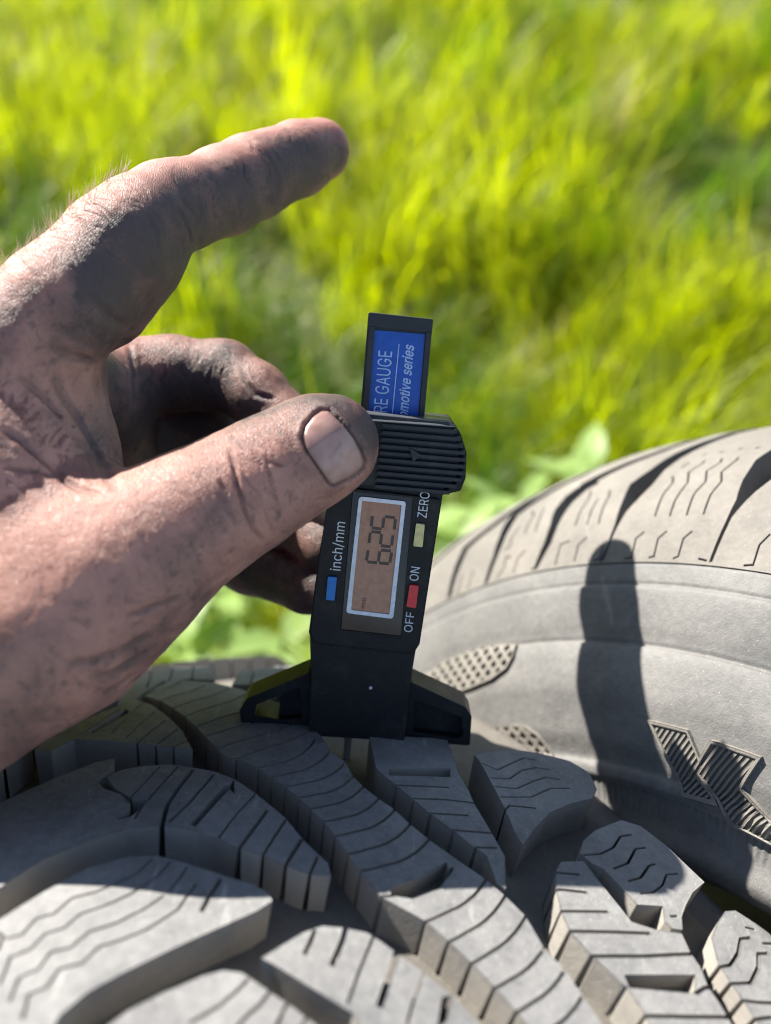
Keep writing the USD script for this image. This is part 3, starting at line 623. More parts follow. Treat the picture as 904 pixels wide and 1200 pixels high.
# slide with ribbed thumb grip
ZG = ZB + 0.0020
grip_out = [(396, 566), (404, 500), (412, 487), (424, 485), (527, 495), (529, 501), (534, 513), (537.5, 530), (538, 547), (534.5, 560), (527, 568), (517, 575), (507, 576), (470, 572)]
grip = gobj('slide_grip', slab(grip_out, -0.011, ZG - 0.0012, rnd=0.0006), M_grip, gauge)
for k in range(10):
    y0 = 499 + k * 7.9
    xr = [536, 540.5, 543.5, 545.5, 546.5, 546.5, 545, 541.5, 536, 527.5][k]
    xl = 448 - k * 0.9
    sl = 0.085
    q = gl([(xl, y0 - 2.2), (xr, y0 - 2.2 + (xr - xl) * sl), (xr - .6, y0 + 2.2 + (xr - xl) * sl), (xl, y0 + 2.2)], ZG)
    g = Polygon(q).buffer(-0.0002).buffer(0.0002, quad_segs=4)
    m = slab(g, -0.010, ZG, pre=False); mv = np.array(m.vertices); top = mv[:, 2] > ZG - 1e-6
    gobj('grip_rib', m, M_grip, grip)
tb = gl([(424, 484.5), (528, 495), (534, 501), (425, 493)], ZG); zf = [ZG - 0.0030, ZG - 0.0030, ZG - 0.0003, ZG - 0.0003]
bv = np.vstack([np.c_[tb, zf], np.c_[tb, np.full(4, ZG - 0.006)]])
gobj('grip_bevel', trimesh.Trimesh(bv, np.array([[0, 2, 1], [0, 3, 2], [0, 1, 5], [0, 5, 4], [1, 2, 6], [1, 6, 5], [2, 3, 7], [2, 7, 6], [3, 0, 4], [3, 4, 7]]), process=False), plastic('worn_grip_edge', (0.06, 0.065, 0.075), 0.4), grip, smooth=False)  # paler plastic paints in the light caught by the grip top
tri = Polygon(gl([(480, 524), (484, 541), (494, 533)], ZG))
gobj('arrow_mark', slab(tri, ZG - 0.001, ZG + 0.0004, pre=False), M_grip, grip)
# sliding arm with the blue label
ZA = -0.0025
arm_o = [(422, 500), (423, 478), (432, 366), (508, 374), (497, 484), (494, 505)]
arm = gobj('arm', slab(arm_o, ZA - 0.0055, ZA - 0.0008, rnd=0.0005), M_grip, gauge)
for px in ([(424.5, 490), (433, 382), (439.5, 382), (431.5, 490)], [(490.5, 497), (499.5, 388), (506.2, 389), (496.8, 497)], [(432, 366.5), (508, 374.5), (506, 390), (431, 382)]):
    gobj('arm_edge', slab(px, ZA - 0.001, ZA, rnd=0.0002), M_grip, arm)
lab = gobj('label', slab([(429, 500), (438.5, 386.5), (498.5, 391.5), (489, 505)], ZA - 0.0012, ZA - 0.00055), M_blue, arm, label='blue label with pale lettering')
gobj('lettering', words('TYRE GAUGE', (452, 503), (460, 412), 15, ZA - 0.00056, depth=0.00009), M_whiteb, lab, smooth=False)
gobj('lettering', words('automotive series', (476, 508), (485.2, 405.5), 11, ZA - 0.00056, bold=True, shear=0.2, depth=0.00009), M_whiteb, lab, smooth=False)
gobj('lettering_rule', slab([(458, 500), (467.4, 403), (468.4, 403), (459.2, 500)], ZA - 0.00056, ZA - 0.00046), M_whiteb, lab)

# ------------------------------------------------------------------ ground
def ground_z(x, y):
    x, y = np.asarray(x, float), np.asarray(y, float)
    q = np.stack([x, y, np.zeros_like(x)], -1)
    far = np.hypot(x, y)
    return -0.012 + 0.05 * (meshkit.fbm(q * 1.7, 3) - 0.5) * np.clip(far / 0.8, 0, 1) + 0.10 * np.clip(y - 0.6, 0, 8)
xs = np.sinh(np.linspace(-5.0, 5.0, 141)) * 0.8; X, Y = np.meshgrid(xs, xs, indexing='ij')
v = np.stack([X, Y, ground_z(X, Y)], -1).reshape(-1, 3); i = np.arange(141 * 141).reshape(141, 141)
q = np.stack([i[:-1, :-1], i[1:, :-1], i[1:, 1:], i[:-1, 1:]], -1).reshape(-1, 4)
M_soil = usdkit.material(stage, L + 'soil', {'g': ('texture_coordinate', {}), 'n': ('noise_texture', {'scale': 6.0, 'detail': 8.0}), 'r': ('rgb_ramp', {'ramp': [(0.35, (0.05, 0.065, 0.015)), (0.65, (0.11, 0.12, 0.035))]}), 'p': ('principled_bsdf', {'roughness': 0.95})},
    [('g.object', 'n.vector'), ('n.fac', 'r.fac'), ('r.color', 'p.base_color')], surface='p.BSDF')
tag(usdkit.mesh(stage, '/World/ground', (v, q), M_soil, smooth=True).GetPrim(), kind='structure')

# ------------------------------------------------------------------ hand
def rcone(p, a, b, r1, r2):
    """signed distance to the hull of two spheres"""
    ba = b - a; l2 = ba @ ba; rr = r1 - r2; a2 = l2 - rr * rr; il2 = 1 / l2
    pa = p - a; y = pa @ ba; z = y - l2
    t = pa * l2 - y[:, None] * ba; x2 = np.einsum('ij,ij->i', t, t); y2 = y * y * l2; z2 = z * z * l2
    k = np.sign(rr) * rr * rr * x2
    d = (np.sqrt(x2 * a2 * il2) + y * rr) * il2 - r1
    d = np.where(np.sign(z) * a2 * z2 > k, np.sqrt(x2 + z2) * il2 - r2, d)
    return np.where((np.sign(z) * a2 * z2 <= k) & (np.sign(y) * a2 * y2 < k), np.sqrt(x2 + y2) * il2 - r1, d)
def smin(a, b, k):
    h = np.maximum(k - np.abs(a - b), 0) / k
    return np.minimum(a, b) - h * h * k * 0.25
def J(px, py, d, rpx): return (at(px, py, d * 1e-3) * 1e3, rpx * d * 1e-3)   # joint: pixel, depth in mm, radius in pixels -> mm
def chain(p, js, k=3.0):
    d = None
    for (a, ra), (b, rb) in zip(js[:-1], js[1:]):
        e = rcone(p, a, b, ra, rb); d = e if d is None else smin(d, e, k)
    return d
THUMB = [J(-90, 815, 190, 124), J(62, 726, 189, 114), J(125, 676, 190, 102), J(172, 642, 192, 88), J(235, 603, 194, 75), J(292, 571, 198, 68), J(335, 545, 201, 62), J(372, 526, 203, 58), J(391, 518, 204, 52)]
INDEX = [J(20, 408, 198, 75), J(70, 358, 200, 68), J(138, 290, 208, 62), J(165, 268, 213, 58), J(193, 246, 220, 52), J(222, 238, 224, 47), J(260, 225, 232, 48), J(295, 208, 239, 46), J(320, 197, 244, 41), J(348, 187, 250, 40), J(375, 176, 256, 35)]
MIDDLE = [J(20, 470, 244, 56), J(110, 445, 248, 50), J(200, 437, 252, 42), J(262, 440, 252, 40), J(300, 462, 248, 36), J(372, 528, 243, 34), J(400, 555, 239, 29), J(418, 572, 238, 25)]
RING = [J(40, 520, 266, 52), J(150, 498, 268, 42), J(245, 505, 267, 40), J(330, 600, 256, 35), J(385, 640, 247, 30), J(405, 648, 245, 26)]
LITTLE = [J(10, 600, 285, 44), J(110, 600, 282, 39), J(205, 622, 277, 36), J(295, 662, 263, 34), J(360, 688, 250, 29), J(385, 692, 247, 26)]
def palm_sdf(p):
    k = 14.0
    d = chain(p, [J(-420, 640, 205, 125), J(-190, 560, 198, 112), J(-10, 446, 199, 78)], 16)      # wrist to index knuckle
    for js in ([J(-230, 600, 235, 90), J(10, 480, 246, 62)], [J(-230, 620, 250, 80), J(10, 545, 268, 52)], [J(-230, 640, 262, 70), J(-10, 610, 284, 46)],
               [J(30, 430, 236, 55), J(112, 478, 242, 54), J(90, 560, 250, 62)], [J(-40, 450, 216, 66), J(72, 452, 225, 54)], [J(90, 500, 252, 56), J(165, 585, 266, 46)],                     # pads below the fingers
               [J(-60, 690, 205, 110), J(40, 640, 215, 80)],
               [J(-1000, 800, 190, 210), J(-420, 640, 205, 150)]):
        d = smin(d, chain(p, js, 10), k)
    return d
def web_sdf(p):                                       # first web: skin between thumb and index
    d = None
    for js in ([J(40, 650, 188, 84), J(-20, 560, 191, 86), J(-20, 440, 197, 76)], [J(95, 622, 193, 62), J(48, 540, 199, 60), J(30, 440, 202, 62)], [J(120, 592, 203, 30), J(92, 520, 210, 34), J(72, 430, 210, 44)]):
        e = chain(p, js, 8); d = e if d is None else smin(d, e, 10)
    return d
def hand_sdf(p):
    palm = palm_sdf(p)
    d = smin(palm, web_sdf(p), 9)
    d = smin(d, chain(p, THUMB, 5), 7)
    d = smin(d, chain(p, INDEX, 3), 6)
    # soft pads under the index phalanges
    d = smin(d, rcone(p, *[J(160, 310, 216, 48)[0], J(120, 352, 214, 52)[0]], J(160, 310, 216, 50)[1], J(120, 352, 214, 56)[1]), 5)
    f = chain(p, MIDDLE, 3)
    for c in (RING, LITTLE): f = smin(f, chain(p, c, 3), 1.2)
    fp = smin(f, palm, 6)
    return smin(d, fp, 1.0)
def surface_nets(fn, lo, hi, h):
    ax = [np.arange(l, u + h, h) for l, u in zip(lo, hi)]
    n = [len(a) for a in ax]
    # coarse pass to find the band near the surface
    val = np.full(n, 9.0, np.float32)
    c = 6
    cx_ = [a[::c] for a in ax]
    G = np.stack(np.meshgrid(*cx_, indexing='ij'), -1).reshape(-1, 3)
    cv = fn(G).reshape([len(a) for a in cx_])
    near_ = np.abs(cv) < h * c * 1.6
    ii = np.argwhere(near_)
    sgn = np.repeat(np.repeat(np.repeat(np.sign(cv), c, 0), c, 1), c, 2)[:n[0], :n[1], :n[2]]
    val = (sgn * 9).astype(np.float32)
    mask = np.zeros(n, bool)
    r = c // 2 + 1
    for o in ii:
        s = [slice(max(0, o[k] * c - r), o[k] * c + r + 1) for k in range(3)]
        mask[tuple(s)] = True
    idx = np.argwhere(mask)
    pts = np.stack([ax[k][idx[:, k]] for k in range(3)], 1)
    vv = np.concatenate([fn(pts[i:i + 200000]) for i in range(0, len(pts), 200000)])
    val[mask] = vv
    s = val < 0
    corners = [(a, b, c_) for a in (0, 1) for b in (0, 1) for c_ in (0, 1)]
    cnt = sum(s[a:n[0] - 1 + a, b:n[1] - 1 + b, c_:n[2] - 1 + c_].astype(np.int8) for a, b, c_ in corners)
    act = (cnt > 0) & (cnt < 8)
    cells = np.argwhere(act); vid = np.full(act.shape, -1); vid[act] = np.arange(len(cells))
    acc = np.zeros((len(cells), 3)); w = np.zeros(len(cells))
    for i in corners:
        for k in range(3):
            if i[k] == 0:
                j = list(i); j[k] = 1
                va = val[tuple((cells + i).T)]; vb = val[tuple((cells + j).T)]
                cr = (va < 0) != (vb < 0)
                t = np.where(cr, va / np.where(cr, va - vb, 1), 0)
                p = np.array(i, float) + 0 * cells; p[:, k] += t
                acc[cr] += p[cr]; w[cr] += 1
    verts = (cells + acc / np.maximum(w, 1)[:, None]) * h + np.array(lo)
    faces = []
    for k in range(3):
        u, v = (k + 1) % 3, (k + 2) % 3
        sl = [slice(1, -1)] * 3; sl[k] = slice(0, -1)
        a = s[tuple(slice(1, n[m] - 1) if m != k else slice(0, n[m] - 1) for m in range(3))]
        b = s[tuple(slice(1, n[m] - 1) if m != k else slice(1, n[m]) for m in range(3))]
        e = np.argwhere(a != b)
        off = np.array([1, 1, 1]); off[k] = 0
        e0 = e + off; inside_first = a[tuple(e.T)]
        du = np.zeros(3, int); du[u] = 1; dv = np.zeros(3, int); dv[v] = 1
        q = np.stack([vid[tuple((e0 - du - dv).T)], vid[tuple((e0 - dv).T)], vid[tuple(e0.T)], vid[tuple((e0 - du).T)]], 1)
        q[~inside_first] = q[~inside_first][:, ::-1]
        faces.append(q)
    q = np.vstack(faces); q = q[(q >= 0).all(1)]
    return verts, np.vstack([q[:, [0, 1, 2]], q[:, [0, 2, 3]]])
def grad(fn, p, e=0.15):
    g = np.stack([fn(p + e * np.eye(3)[k]) - fn(p - e * np.eye(3)[k]) for k in range(3)], 1)
    return g / np.maximum(np.linalg.norm(g, axis=1), 1e-9)[:, None]
hv, hf = surface_nets(hand_sdf, (-420, -110, -330), (8, 120, -120), 1.5)
# finer triangles where the camera sees the skin
hm = trimesh.Trimesh(hv, hf, process=False)
def project(v, n=2):
    for _ in range(n):
        g = grad(hand_sdf, v); v = v - g * np.clip(hand_sdf(v), -1, 1)[:, None]
    return v
pxv = lambda v: np.stack([CX + F * v[:, 0] / -v[:, 2], CY - F * v[:, 1] / -v[:, 2]], 1)
for k_ in range(2):
    px = pxv(hm.vertices)
    fm = (px[hm.faces].mean(1) > [-60, 60]).all(1)
    if k_: fm &= (hm.face_normals * -hm.triangles_center).sum(1) > -20 if hm.volume > 0 else (hm.face_normals * -hm.triangles_center).sum(1) < 20
    v2, f2 = trimesh.remesh.subdivide(hm.vertices, hm.faces, face_index=np.nonzero(fm)[0])
    hm = trimesh.Trimesh(v2, f2, process=True)
hv = project(np.array(hm.vertices)); hf = np.array(hm.faces)
hn = grad(hand_sdf, hv)
if np.einsum('ij,ij->i', np.cross(hv[hf[:, 1]] - hv[hf[:, 0]], hv[hf[:, 2]] - hv[hf[:, 0]]), hn[hf[:, 0]]).sum() < 0: hf = hf[:, ::-1]
def on_skin(pts, near=150, n=45):
    """first skin point behind each pixel"""
    d = ray(*np.array(pts, float).T); z = np.full(len(d), float(near))
    for _ in range(n):
        z = z + hand_sdf(d * z[:, None]) * 0.85 / np.linalg.norm(d, axis=1)
    return d * z[:, None]
def dense(pts, n):
    q = np.array(pts, float); t = np.r_[0, np.cumsum(np.linalg.norm(np.diff(q, axis=0), axis=1))]
    tt = np.linspace(0, t[-1], n); return np.stack([np.interp(tt, t, q[:, k]) for k in (0, 1)], 1)
from scipy.spatial import cKDTree
disp = np.zeros(len(hv))
creases = [ # pixels, depth mm, width mm
    ([(268, 523), (274, 545), (279, 570), (286, 595), (296, 618), (312, 636)], 0.75, 0.55),
    ([(291, 524), (300, 538), (312, 548), (322, 575), (328, 600), (325, 622)], 0.40, 0.5),
    ([(300, 538), (318, 542), (334, 545)], 0.25, 0.5), ([(306, 590), (316, 612), (322, 628)], 0.25, 0.5),
    ([(60, 395), (66, 408), (85, 418), (118, 425)], 0.5, 1.1), ([(100, 338), (115, 355), (130, 372), (150, 384)], 0.5, 1.2), ([(62, 434), (70, 455), (85, 480), (110, 520), (128, 562), (138, 580)], 0.7, 1.4),
    ([(20, 440), (45, 460), (75, 490)], 0.5, 0.9), ([(60, 540), (75, 562), (95, 573), (120, 580)], 0.9, 1.0), ([(0, 500), (40, 530), (70, 558)], 0.4, 0.9), ([(0, 545), (45, 552), (80, 565)], 0.35, 0.9),
    ([(205, 238), (215, 252), (223, 270), (227, 292)], 0.8, 0.8), ([(196, 246), (207, 262), (214, 280), (216, 300)], 0.4, 0.6), ([(222, 262), (232, 275), (236, 288)], 0.4, 0.6), ([(212, 232), (224, 243), (232, 256)], 0.5, 0.7), ([(310, 175), (322, 195), (327, 215), (325, 235)], 0.5, 0.8), ([(318, 172), (331, 192), (336, 212)], 0.3, 0.6),
    ([(75, 778), (110, 774), (140, 764), (165, 750), (180, 742)], 0.6, 1.1), ([(100, 795), (130, 790), (160, 772), (175, 760)], 0.5, 1.0), ([(145, 722), (170, 715), (195, 705), (215, 698)], 0.5, 0.8), ([(120, 815), (140, 803), (155, 790)], 0.5, 0.9),
    ([(283, 428), (288, 448), (300, 462), (325, 468)], 0.5, 0.7), ([(150, 395), (156, 430), (158, 470)], 0.3, 0.8)]
rw = random.Random(4)
def across(axis, half, n, dep, wid, lo=0.0, hi=1.0, span=(-0.95, 0.95), wob=0.12):
    """n fine skin folds across a finger whose axis is given in pixels"""
    ax_ = dense(axis, 200)
    for k in range(n):
        i = int(200 * (lo + (hi - lo) * (k + rw.random()) / n)); i = min(max(i, 2), 197)
        t = unit(ax_[i + 2] - ax_[i - 2]); nn = np.array([-t[1], t[0]])
        a, b = sorted((rw.uniform(*span), rw.uniform(*span)))
        if b - a < 0.35: b = min(span[1], a + 0.45)
        sl = rw.uniform(-wob, wob) * 3
        creases.append(([tuple(ax_[i] + nn * half * c + t * (sl * half * (c - a) + 2.5 * math.sin(9 * c + k))) for c in np.linspace(a, b, 6)], dep * rw.uniform(0.5, 1.2), wid))
across([(60, 372), (130, 298), (193, 246), (228, 238), (300, 208), (385, 172)], 46, 46, 0.17, 0.42)
across([(180, 262), (205, 246), (250, 230)], 46, 9, 0.34, 0.5, span=(-0.5, 0.95))
across([(290, 212), (335, 192)], 42, 7, 0.28, 0.45, span=(-0.8, 0.9))
across([(60, 716), (125, 676), (235, 603), (292, 571), (345, 540)], 62, 60, 0.10, 0.42)
across([(255, 592), (330, 548)], 62, 12, 0.30, 0.5, span=(-0.7, 0.7))
across([(20, 600), (60, 560), (110, 520)], 70, 16, 0.12, 0.5)
across([(0, 840), (70, 790), (150, 740)], 60, 26, 0.18, 0.5, wob=0.3)
across([(0, 420), (60, 470), (110, 520)], 60, 12, 0.12, 0.5)
across([(170, 437), (270, 436)], 34, 12, 0.2, 0.45)
tree = cKDTree(hv)
cnt_ = [60 if w_ > 0.5 else 22 for _, _, w_ in creases]
all_px = np.vstack([dense(p_, n_) for (p_, _, _), n_ in zip(creases, cnt_)]); all_q = on_skin(all_px); at_ = np.r_[0, np.cumsum(cnt_)]
for k_, (pts, dep, wid) in enumerate(creases):
    q = all_q[at_[k_]:at_[k_ + 1]]; t = np.linspace(-1, 1, len(q)); amp = dep * (1 - t ** 4) * (q[:, 2] > -330)
    near_i = np.unique(np.concatenate(tree.query_ball_point(q, wid * 3.2)).astype(int))
    dd, j = cKDTree(q).query(hv[near_i])
    disp[near_i] = np.minimum(disp[near_i], -amp[j] * np.exp(-(dd / wid) ** 2)) + 0.25 * amp[j] * np.exp(-((dd - wid * 2.0) / (wid * 0.9)) ** 2)
disp += 0.55 * (meshkit.fbm(hv / 9.0, 3, 3) - 0.5) + 0.30 * (meshkit.fbm(hv / 2.6, 3, 5) - 0.5)
# fine ridges that run round the thumb and along the web
nail_px = [(353, 512), (357, 498), (366, 486), (377, 479), (386, 480), (394, 488), (405, 500), (416, 514), (425, 530), (429, 541), (427, 549), (419, 556), (406, 563), (392, 569), (385, 567), (378, 556), (368, 541), (358, 527)]
nq = on_skin(dense(nail_px + nail_px[:1], 90)); pxh = pxv(hv)
npoly = Polygon(nail_px); front = (hn * -hv).sum(1) > 0
isin = shapely.contains_xy(npoly.buffer(1), pxh[:, 0], pxh[:, 1]) & front & (hv[:, 2] > -215)
edge_d = shapely.distance(shapely.points(pxh), npoly.exterior) * 0.2
disp = np.where(isin, -0.75 * np.clip(edge_d / 0.6, 0.4, 1), disp)
rim_ = (~isin) & front & (edge_d < 3) & (hv[:, 2] > -215)
disp = disp + np.where(rim_, 0.35 * np.exp(-((edge_d - 0.9) / 0.8) ** 2), 0)
hv2 = hv + hn * disp[:, None]
# grime: real dirt worked into the fingers, thumb tip and creases, plus painted-in shade
def blob(c, r, q=hv): return np.exp(-(np.linalg.norm(q - c, axis=1) / r) ** 2)
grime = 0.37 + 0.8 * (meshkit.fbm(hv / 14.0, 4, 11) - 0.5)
for (x, y, d, r, a) in ((165, 325, 200, 17, .75), (125, 345, 198, 12, .5), (190, 300, 205, 13, .5), (235, 262, 214, 14, .7), (300, 228, 227, 13, .6), (350, 205, 240, 12, .5), (395, 170, 248, 10, .45), (300, 660, 255, 30, .4), (250, 430, 244, 16, .15), (230, 505, 256, 26, .5), (160, 500, 250, 16, .3), (110, 440, 220, 12, .45), (425, 500, 200, 8, .7), (400, 470, 198, 8, .5), (345, 478, 198, 8, .4), (300, 500, 194, 7, .3), (350, 590, 196, 8, .25), (90, 545, 200, 8, .35), (140, 500, 235, 14, .35), (250, 450, 244, 14, .2), (330, 680, 248, 18, .35), (20, 860, 180, 14, .25), (170, 720, 184, 10, .2)):  # blobs on the finger hollow, lower fingers and thumb base paint in shade
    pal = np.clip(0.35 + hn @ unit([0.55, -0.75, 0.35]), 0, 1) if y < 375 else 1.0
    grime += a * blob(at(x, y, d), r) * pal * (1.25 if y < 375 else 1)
grime += np.clip(-disp, 0, 0.26) * 1.0 - 0.04  # dirt in the creases, deepened to paint in their shading
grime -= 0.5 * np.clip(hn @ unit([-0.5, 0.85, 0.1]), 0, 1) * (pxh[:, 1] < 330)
grime -= 0.3 * blob(at(60, 640, 170), 14) + 0.25 * blob(at(290, 580, 190), 6) + 0.2 * blob(at(20, 440, 200), 12)
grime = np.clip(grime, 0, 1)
def skin(name):
    return usdkit.material(stage, L + name, {
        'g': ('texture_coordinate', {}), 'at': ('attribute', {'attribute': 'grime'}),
        'n': ('noise_texture', {'scale': 900.0, 'detail': 6.0, 'roughness': 0.7}), 'm': ('noise_texture', {'scale': 85.0, 'detail': 7.0, 'roughness': 0.62, 'distortion': 0.8}),
        'vo': ('voronoi_texture', {'scale': 2300.0, 'feature': 'distance_to_edge'}), 'mp': ('mapping', {'scale': (1.0, 0.45, 1.0), 'rotation': (0.3, 0.5, 0.5)}),
        'w': ('noise_texture', {'scale': 520.0, 'detail': 3.0, 'distortion': 0.6}),
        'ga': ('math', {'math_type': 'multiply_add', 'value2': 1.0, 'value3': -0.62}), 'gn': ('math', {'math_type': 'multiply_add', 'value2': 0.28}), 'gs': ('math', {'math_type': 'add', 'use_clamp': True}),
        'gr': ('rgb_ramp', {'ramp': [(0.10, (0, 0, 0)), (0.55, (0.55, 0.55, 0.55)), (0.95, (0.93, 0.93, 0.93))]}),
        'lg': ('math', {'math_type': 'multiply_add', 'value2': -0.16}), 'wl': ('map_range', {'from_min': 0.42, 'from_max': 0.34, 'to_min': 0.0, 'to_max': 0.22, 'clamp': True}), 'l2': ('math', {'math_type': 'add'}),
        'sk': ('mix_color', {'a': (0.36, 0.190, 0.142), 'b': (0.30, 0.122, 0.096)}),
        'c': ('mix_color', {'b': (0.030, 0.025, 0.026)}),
        'vc': ('map_range', {'from_min': 0.0, 'from_max': 0.22, 'to_min': 0.0, 'to_max': 1.0, 'clamp': True}),
        'b1': ('bump', {'strength': 0.5, 'distance': 0.00016}), 'b2': ('bump', {'strength': 0.4, 'distance': 0.0003}), 'b3': ('bump', {'strength': 0.3, 'distance': 0.00012}),
        'p': ('principled_bsdf', {'roughness': 0.52, 'specular_ior_level': 0.45, 'subsurface_weight': 0.18, 'subsurface_scale': 0.003, 'subsurface_radius': (1.0, 0.35, 0.2)})},
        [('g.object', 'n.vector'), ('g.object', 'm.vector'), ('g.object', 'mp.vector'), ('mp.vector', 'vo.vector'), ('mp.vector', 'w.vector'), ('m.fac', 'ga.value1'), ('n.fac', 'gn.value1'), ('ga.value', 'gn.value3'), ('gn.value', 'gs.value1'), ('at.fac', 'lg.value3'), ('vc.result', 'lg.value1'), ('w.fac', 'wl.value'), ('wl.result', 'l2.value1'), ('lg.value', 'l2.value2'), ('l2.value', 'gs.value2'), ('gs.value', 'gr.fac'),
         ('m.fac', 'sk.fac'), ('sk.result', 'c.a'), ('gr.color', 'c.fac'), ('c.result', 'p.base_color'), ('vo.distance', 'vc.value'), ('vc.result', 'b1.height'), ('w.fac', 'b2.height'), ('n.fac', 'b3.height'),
         ('b2.normal', 'b1.normal'), ('b1.normal', 'b3.normal'), ('b3.normal', 'p.normal')], surface='p.BSDF')
M_skin = skin('dirty_skin')
hand = thing('person', 'grimy left hand with the index finger stretched out and the thumb on the gauge', 'person', W(at(0, 600, 0.2)))
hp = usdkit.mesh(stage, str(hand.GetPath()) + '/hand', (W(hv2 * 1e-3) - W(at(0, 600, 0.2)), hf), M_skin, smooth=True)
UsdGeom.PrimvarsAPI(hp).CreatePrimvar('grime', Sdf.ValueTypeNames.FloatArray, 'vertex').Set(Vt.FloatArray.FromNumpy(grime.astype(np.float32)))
# thumb nail: a curved plate set into the skin
gx_, gy_ = np.meshgrid(np.linspace(350, 432, 42), np.linspace(476, 572, 48), indexing='ij')
npin = npoly.buffer(-1.0)
tri_v, tri_f = trimesh.creation.triangulate_polygon(npin.segmentize(3), engine='earcut')
tri_v, tri_f = trimesh.remesh.subdivide_to_size(np.c_[tri_v, np.zeros(len(tri_v))], tri_f, 3.0, max_iter=14)
q = on_skin(tri_v[:, :2]); gn = grad(hand_sdf, q)
ed = shapely.distance(shapely.points(tri_v[:, :2]), npin.exterior) * 0.2
n_ax = unit(np.array([429, 541]) - np.array([362, 492])); n_c = np.array([391, 522.0]); n_across = (tri_v[:, :2] - n_c) @ n_ax / 44.0
nh = 0.10 + 0.55 * (1 - np.clip(n_across, -1, 1) ** 2) - 0.65 * np.exp(-ed / 0.45)
topv = q + gn * nh[:, None]
m = trimesh.Trimesh(W(topv * 1e-3), tri_f, process=True)
M_nail = usdkit.material(stage, L + 'nail', {'ga': ('attribute', {'attribute': 'grime'}), 'gc': ('mix_color', {'b': (0.05, 0.035, 0.03)}), 'g': ('texture_coordinate', {}), 'n': ('noise_texture', {'scale': 160.0, 'detail': 5.0}), 'm': ('noise_texture', {'scale': 2500.0, 'detail': 2.0}),
    'r': ('rgb_ramp', {'ramp': [(0.3, (0.26, 0.14, 0.12)), (0.55, (0.36, 0.22, 0.19)), (0.75, (0.23, 0.12, 0.10))]}), 'b': ('bump', {'strength': 0.15, 'distance': 0.0002}),
    'p': ('principled_bsdf', {'roughness': 0.30, 'specular_ior_level': 0.55})}, [('g.object', 'n.vector'), ('g.object', 'm.vector'), ('n.fac', 'r.fac'), ('r.color', 'gc.a'), ('ga.fac', 'gc.fac'), ('gc.result', 'p.base_color'), ('m.fac', 'b.height'), ('b.normal', 'p.normal')], surface='p.BSDF')
nl = obj('thumbnail', (W(topv * 1e-3), tri_f), M_nail, hand, smooth=True)
UsdGeom.PrimvarsAPI(nl).CreatePrimvar('grime', Sdf.ValueTypeNames.FloatArray, 'vertex').Set(Vt.FloatArray.FromNumpy(np.clip(0.75 * np.exp(-ed / 0.5) + 0.25 * np.exp(-((n_across - 0.1) ** 2 + 0) / 0.004) * (ed > 3), 0, 1).astype(np.float32)))
# fine hairs on the back of the index finger and the hand
cand = np.nonzero((pxh[:, 0] > -30) & (pxh[:, 0] < 150) & (pxh[:, 1] < 420) & ((hn @ unit([-0.6, 0.75, 0.1])) > 0.55))[0]
if len(cand):
    pick = rng.choice(cand, min(420, len(cand)), replace=False); P_ = []
    for i in pick:
        t = unit(unit([0.55, 0.55, 0.1]) + 0.35 * rng.normal(size=3)); l = rng.uniform(2.0, 4.5)
        for k in np.linspace(0, 1, 5): P_.append(hv2[i] - hn[i] * 0.2 + hn[i] * l * 0.55 * k + t * l * (k ** 1.5) * 0.8)
    bc = UsdGeom.BasisCurves.Define(stage, str(hand.GetPath()) + '/hair')
    bc.CreateTypeAttr('linear'); bc.CreateCurveVertexCountsAttr(Vt.IntArray([5] * len(pick)))
    bc.CreatePointsAttr(Vt.Vec3fArray.FromNumpy((W(np.array(P_) * 1e-3) - W(at(0, 600, 0.2))).astype(np.float32)))
    bc.CreateWidthsAttr(Vt.FloatArray.FromNumpy(np.tile(np.array([12, 11, 10, 7, 3]) * 1e-5, len(pick)).astype(np.float32))); bc.SetWidthsInterpolation('vertex')
    UsdShade.MaterialBindingAPI.Apply(bc.GetPrim()).Bind(flat('hair', (0.62, 0.48, 0.32), 0.35))
    tag(bc.GetPrim(), kind='stuff')

# ------------------------------------------------------------------ grass and weeds
def blade(base, heading, length, width, lean, curl, n=5):
    """one grass blade: a folded strip that bends over"""
    t = np.linspace(0, 1, n); ang = lean + curl * t
    seg = length / (n - 1); ds = np.r_[0, np.cumsum(np.sin(ang[:-1]) * seg)]; dz = np.r_[0, np.cumsum(np.cos(ang[:-1]) * seg)]
    h = np.array([math.cos(heading), math.sin(heading)]); s = np.array([-h[1], h[0]])
    w = width * np.clip(1.05 - t ** 1.8, 0.04, 1) / 2
    c = np.stack([base[0] + h[0] * ds, base[1] + h[1] * ds, dz], 1)
    off = np.stack([s[0] * w, s[1] * w, 0 * w], 1)
    v = np.empty((2 * n, 3)); v[0::2] = c - off; v[1::2] = c + off
    f = np.array([[2 * i, 2 * i + 1, 2 * i + 3, 2 * i + 2] for i in range(n - 1)])
    return v, f
M_grass = [leafy('grass_bright', (0.205, 0.25, 0.004), (0.30, 0.315, 0.006), 0.62), leafy('grass_green', (0.06, 0.125, 0.006), (0.12, 0.20, 0.008), 0.50), leafy('grass_dry', (0.34, 0.28, 0.12), (0.24, 0.22, 0.06), 0.35)]
gi = UsdGeom.PointInstancer.Define(stage, '/World/grass'); tag(gi.GetPrim(), 'tall bright green grass growing behind the tyres', 'grass', kind='stuff')
protos = []
NPR = 10
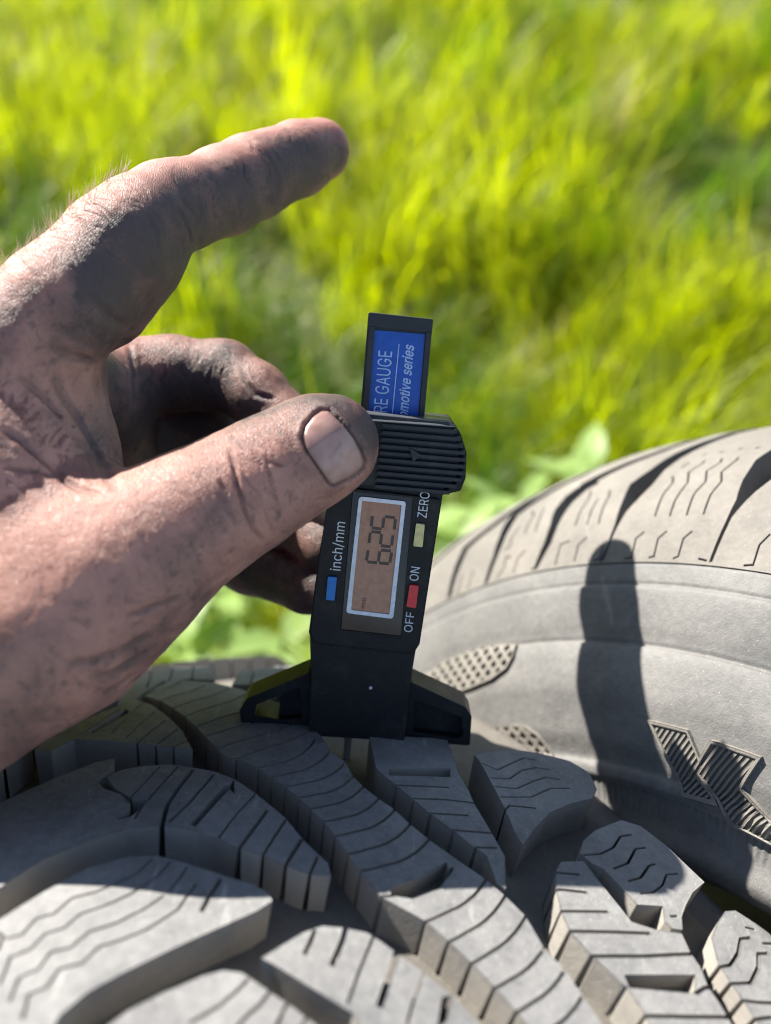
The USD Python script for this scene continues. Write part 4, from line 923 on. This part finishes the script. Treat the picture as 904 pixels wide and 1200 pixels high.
for k in range(NPR):
    vs, fs, n0 = [], [], 0
    main = rng.uniform(0, 2 * math.pi)
    for b in range(46):
        r_ = 0.045 * math.sqrt(rng.random()); th = rng.uniform(0, 2 * math.pi)
        hd = main + rng.normal() * 1.0; lg = 1.25 if k in (4, 7) else 1.0
        v, f = blade((r_ * math.cos(th), r_ * math.sin(th)), hd, rng.uniform(0.09, 0.26) * lg, rng.uniform(0.0018, 0.0042) * lg, abs(rng.normal()) * 0.45, rng.uniform(0.3, 2.3))
        vs.append(v); fs.append(f + n0); n0 += len(v)
    path = f'/World/grass/grass_clump_{k:03d}'
    usdkit.mesh(stage, path, (np.vstack(vs), np.vstack(fs)), M_grass[0 if k < 6 else 1 if k < 9 else 2], smooth=True)
    protos.append(path)
gi.CreatePrototypesRel().SetTargets([Sdf.Path(p) for p in protos])
N_CL = 7500
gx = rng.uniform(-2.6, 2.6, N_CL); gy = 0.22 + 4.6 * rng.random(N_CL) ** 1.5
keep = (np.abs(gx) < 0.7 + gy * 0.75)
patch = meshkit.fbm(np.stack([gx * 2.2, gy * 2.2, 0 * gx], 1), 3, 21)
keep &= rng.random(N_CL) < np.clip((patch - 0.34) * 3.4, 0.10, 1)
gx, gy, patch = gx[keep], gy[keep], patch[keep]
kind_ = np.where(rng.random(len(gx)) < np.clip((0.52 - patch) * 6 + 0.22, 0.08, 0.9), rng.integers(6, 9, len(gx)), rng.integers(0, 6, len(gx)))
kind_ = np.where(rng.random(len(gx)) < 0.05, 9, kind_)
gi.CreateProtoIndicesAttr(Vt.IntArray.FromNumpy(kind_.astype(np.int32)))
gi.CreatePositionsAttr(Vt.Vec3fArray.FromNumpy(np.stack([gx, gy, ground_z(gx, gy) - 0.004], 1).astype(np.float32)))
yaw = rng.uniform(0, 2 * math.pi, len(gx))
gi.CreateOrientationsAttr(Vt.QuathArray([Gf.Quath(float(math.cos(a / 2)), 0, 0, float(math.sin(a / 2))) for a in yaw]))
sc_ = rng.uniform(0.7, 1.35, len(gx))
gi.CreateScalesAttr(Vt.Vec3fArray.FromNumpy(np.stack([sc_, sc_, sc_], 1).astype(np.float32)))

M_weed = leafy('weed_leaf', (0.28, 0.40, 0.12), (0.38, 0.48, 0.19), 0.45, 1.3)
M_stem = flat('weed_stem', (0.12, 0.18, 0.05))
def leaf_mesh(length, width):
    n = 9; t = np.linspace(0, 1, n); w = width * np.sin(np.pi * np.clip(t, 0.02, 0.985) ** 0.8) * (1 + 0.10 * np.sin(t * 34)) / 2
    z = 0.10 * length * np.sin(t * 2.4) - 0.18 * length * t * t
    v = np.concatenate([np.stack([t * length, s * w, z + (0.18 * w if s else 0)], 1) for s in (-1, 0, 1)])
    f = np.array([[r * n + i, r * n + i + 1, (r + 1) * n + i + 1, (r + 1) * n + i] for r in (0, 1) for i in range(n - 1)])
    return v, f
weeds = [((248, 690), 0.80, 'pale broad leaved weed seen under the thumb, left of the gauge'), ((330, 748), 0.74, 'pale weed just above the near tyre, between the hand and the gauge foot'), ((205, 752), 0.78, 'pale weed next to the lower edge of the hand'),
         ((560, 600), 0.80, 'pale weed close to the right side of the gauge screen'), ((610, 585), 0.86, 'pale weed in the gap between the gauge and the tread of the right tyre'), ((695, 548), 0.88, 'pale weed rising behind the top of the right tyre'), ((545, 640), 0.76, 'pale weed low down where the right tyre meets the gauge')]
for (px, depth, lab_) in weeds:
    top = W(at(px[0], px[1], depth)); g0 = float(ground_z(top[0], top[1])); H = max(0.05, top[2] - g0)
    wd = thing('weed', lab_, 'weed', (top[0], top[1], g0), 'pale weeds in the grass behind the tyres')
    stm = trimesh.creation.cylinder(0.0022, H, sections=8); stm.apply_translation([top[0], top[1], g0 + H / 2]); obj('stem', stm, M_stem, wd)
    for k in range(13):
        lv, lf = leaf_mesh(rng.uniform(0.045, 0.085), rng.uniform(0.018, 0.032))
        a = k * 2.4 + rng.uniform(-.3, .3); e = rng.uniform(-0.2, 0.7)
        R_ = trimesh.transformations.euler_matrix(rng.uniform(-.4, .4), -e, a, 'sxyz')[:3, :3]
        obj('leaf', (lv @ R_.T + np.array([top[0], top[1], g0 + H * (0.45 + 0.55 * (k + 1) / 13)]), lf), M_weed, wd, smooth=True)
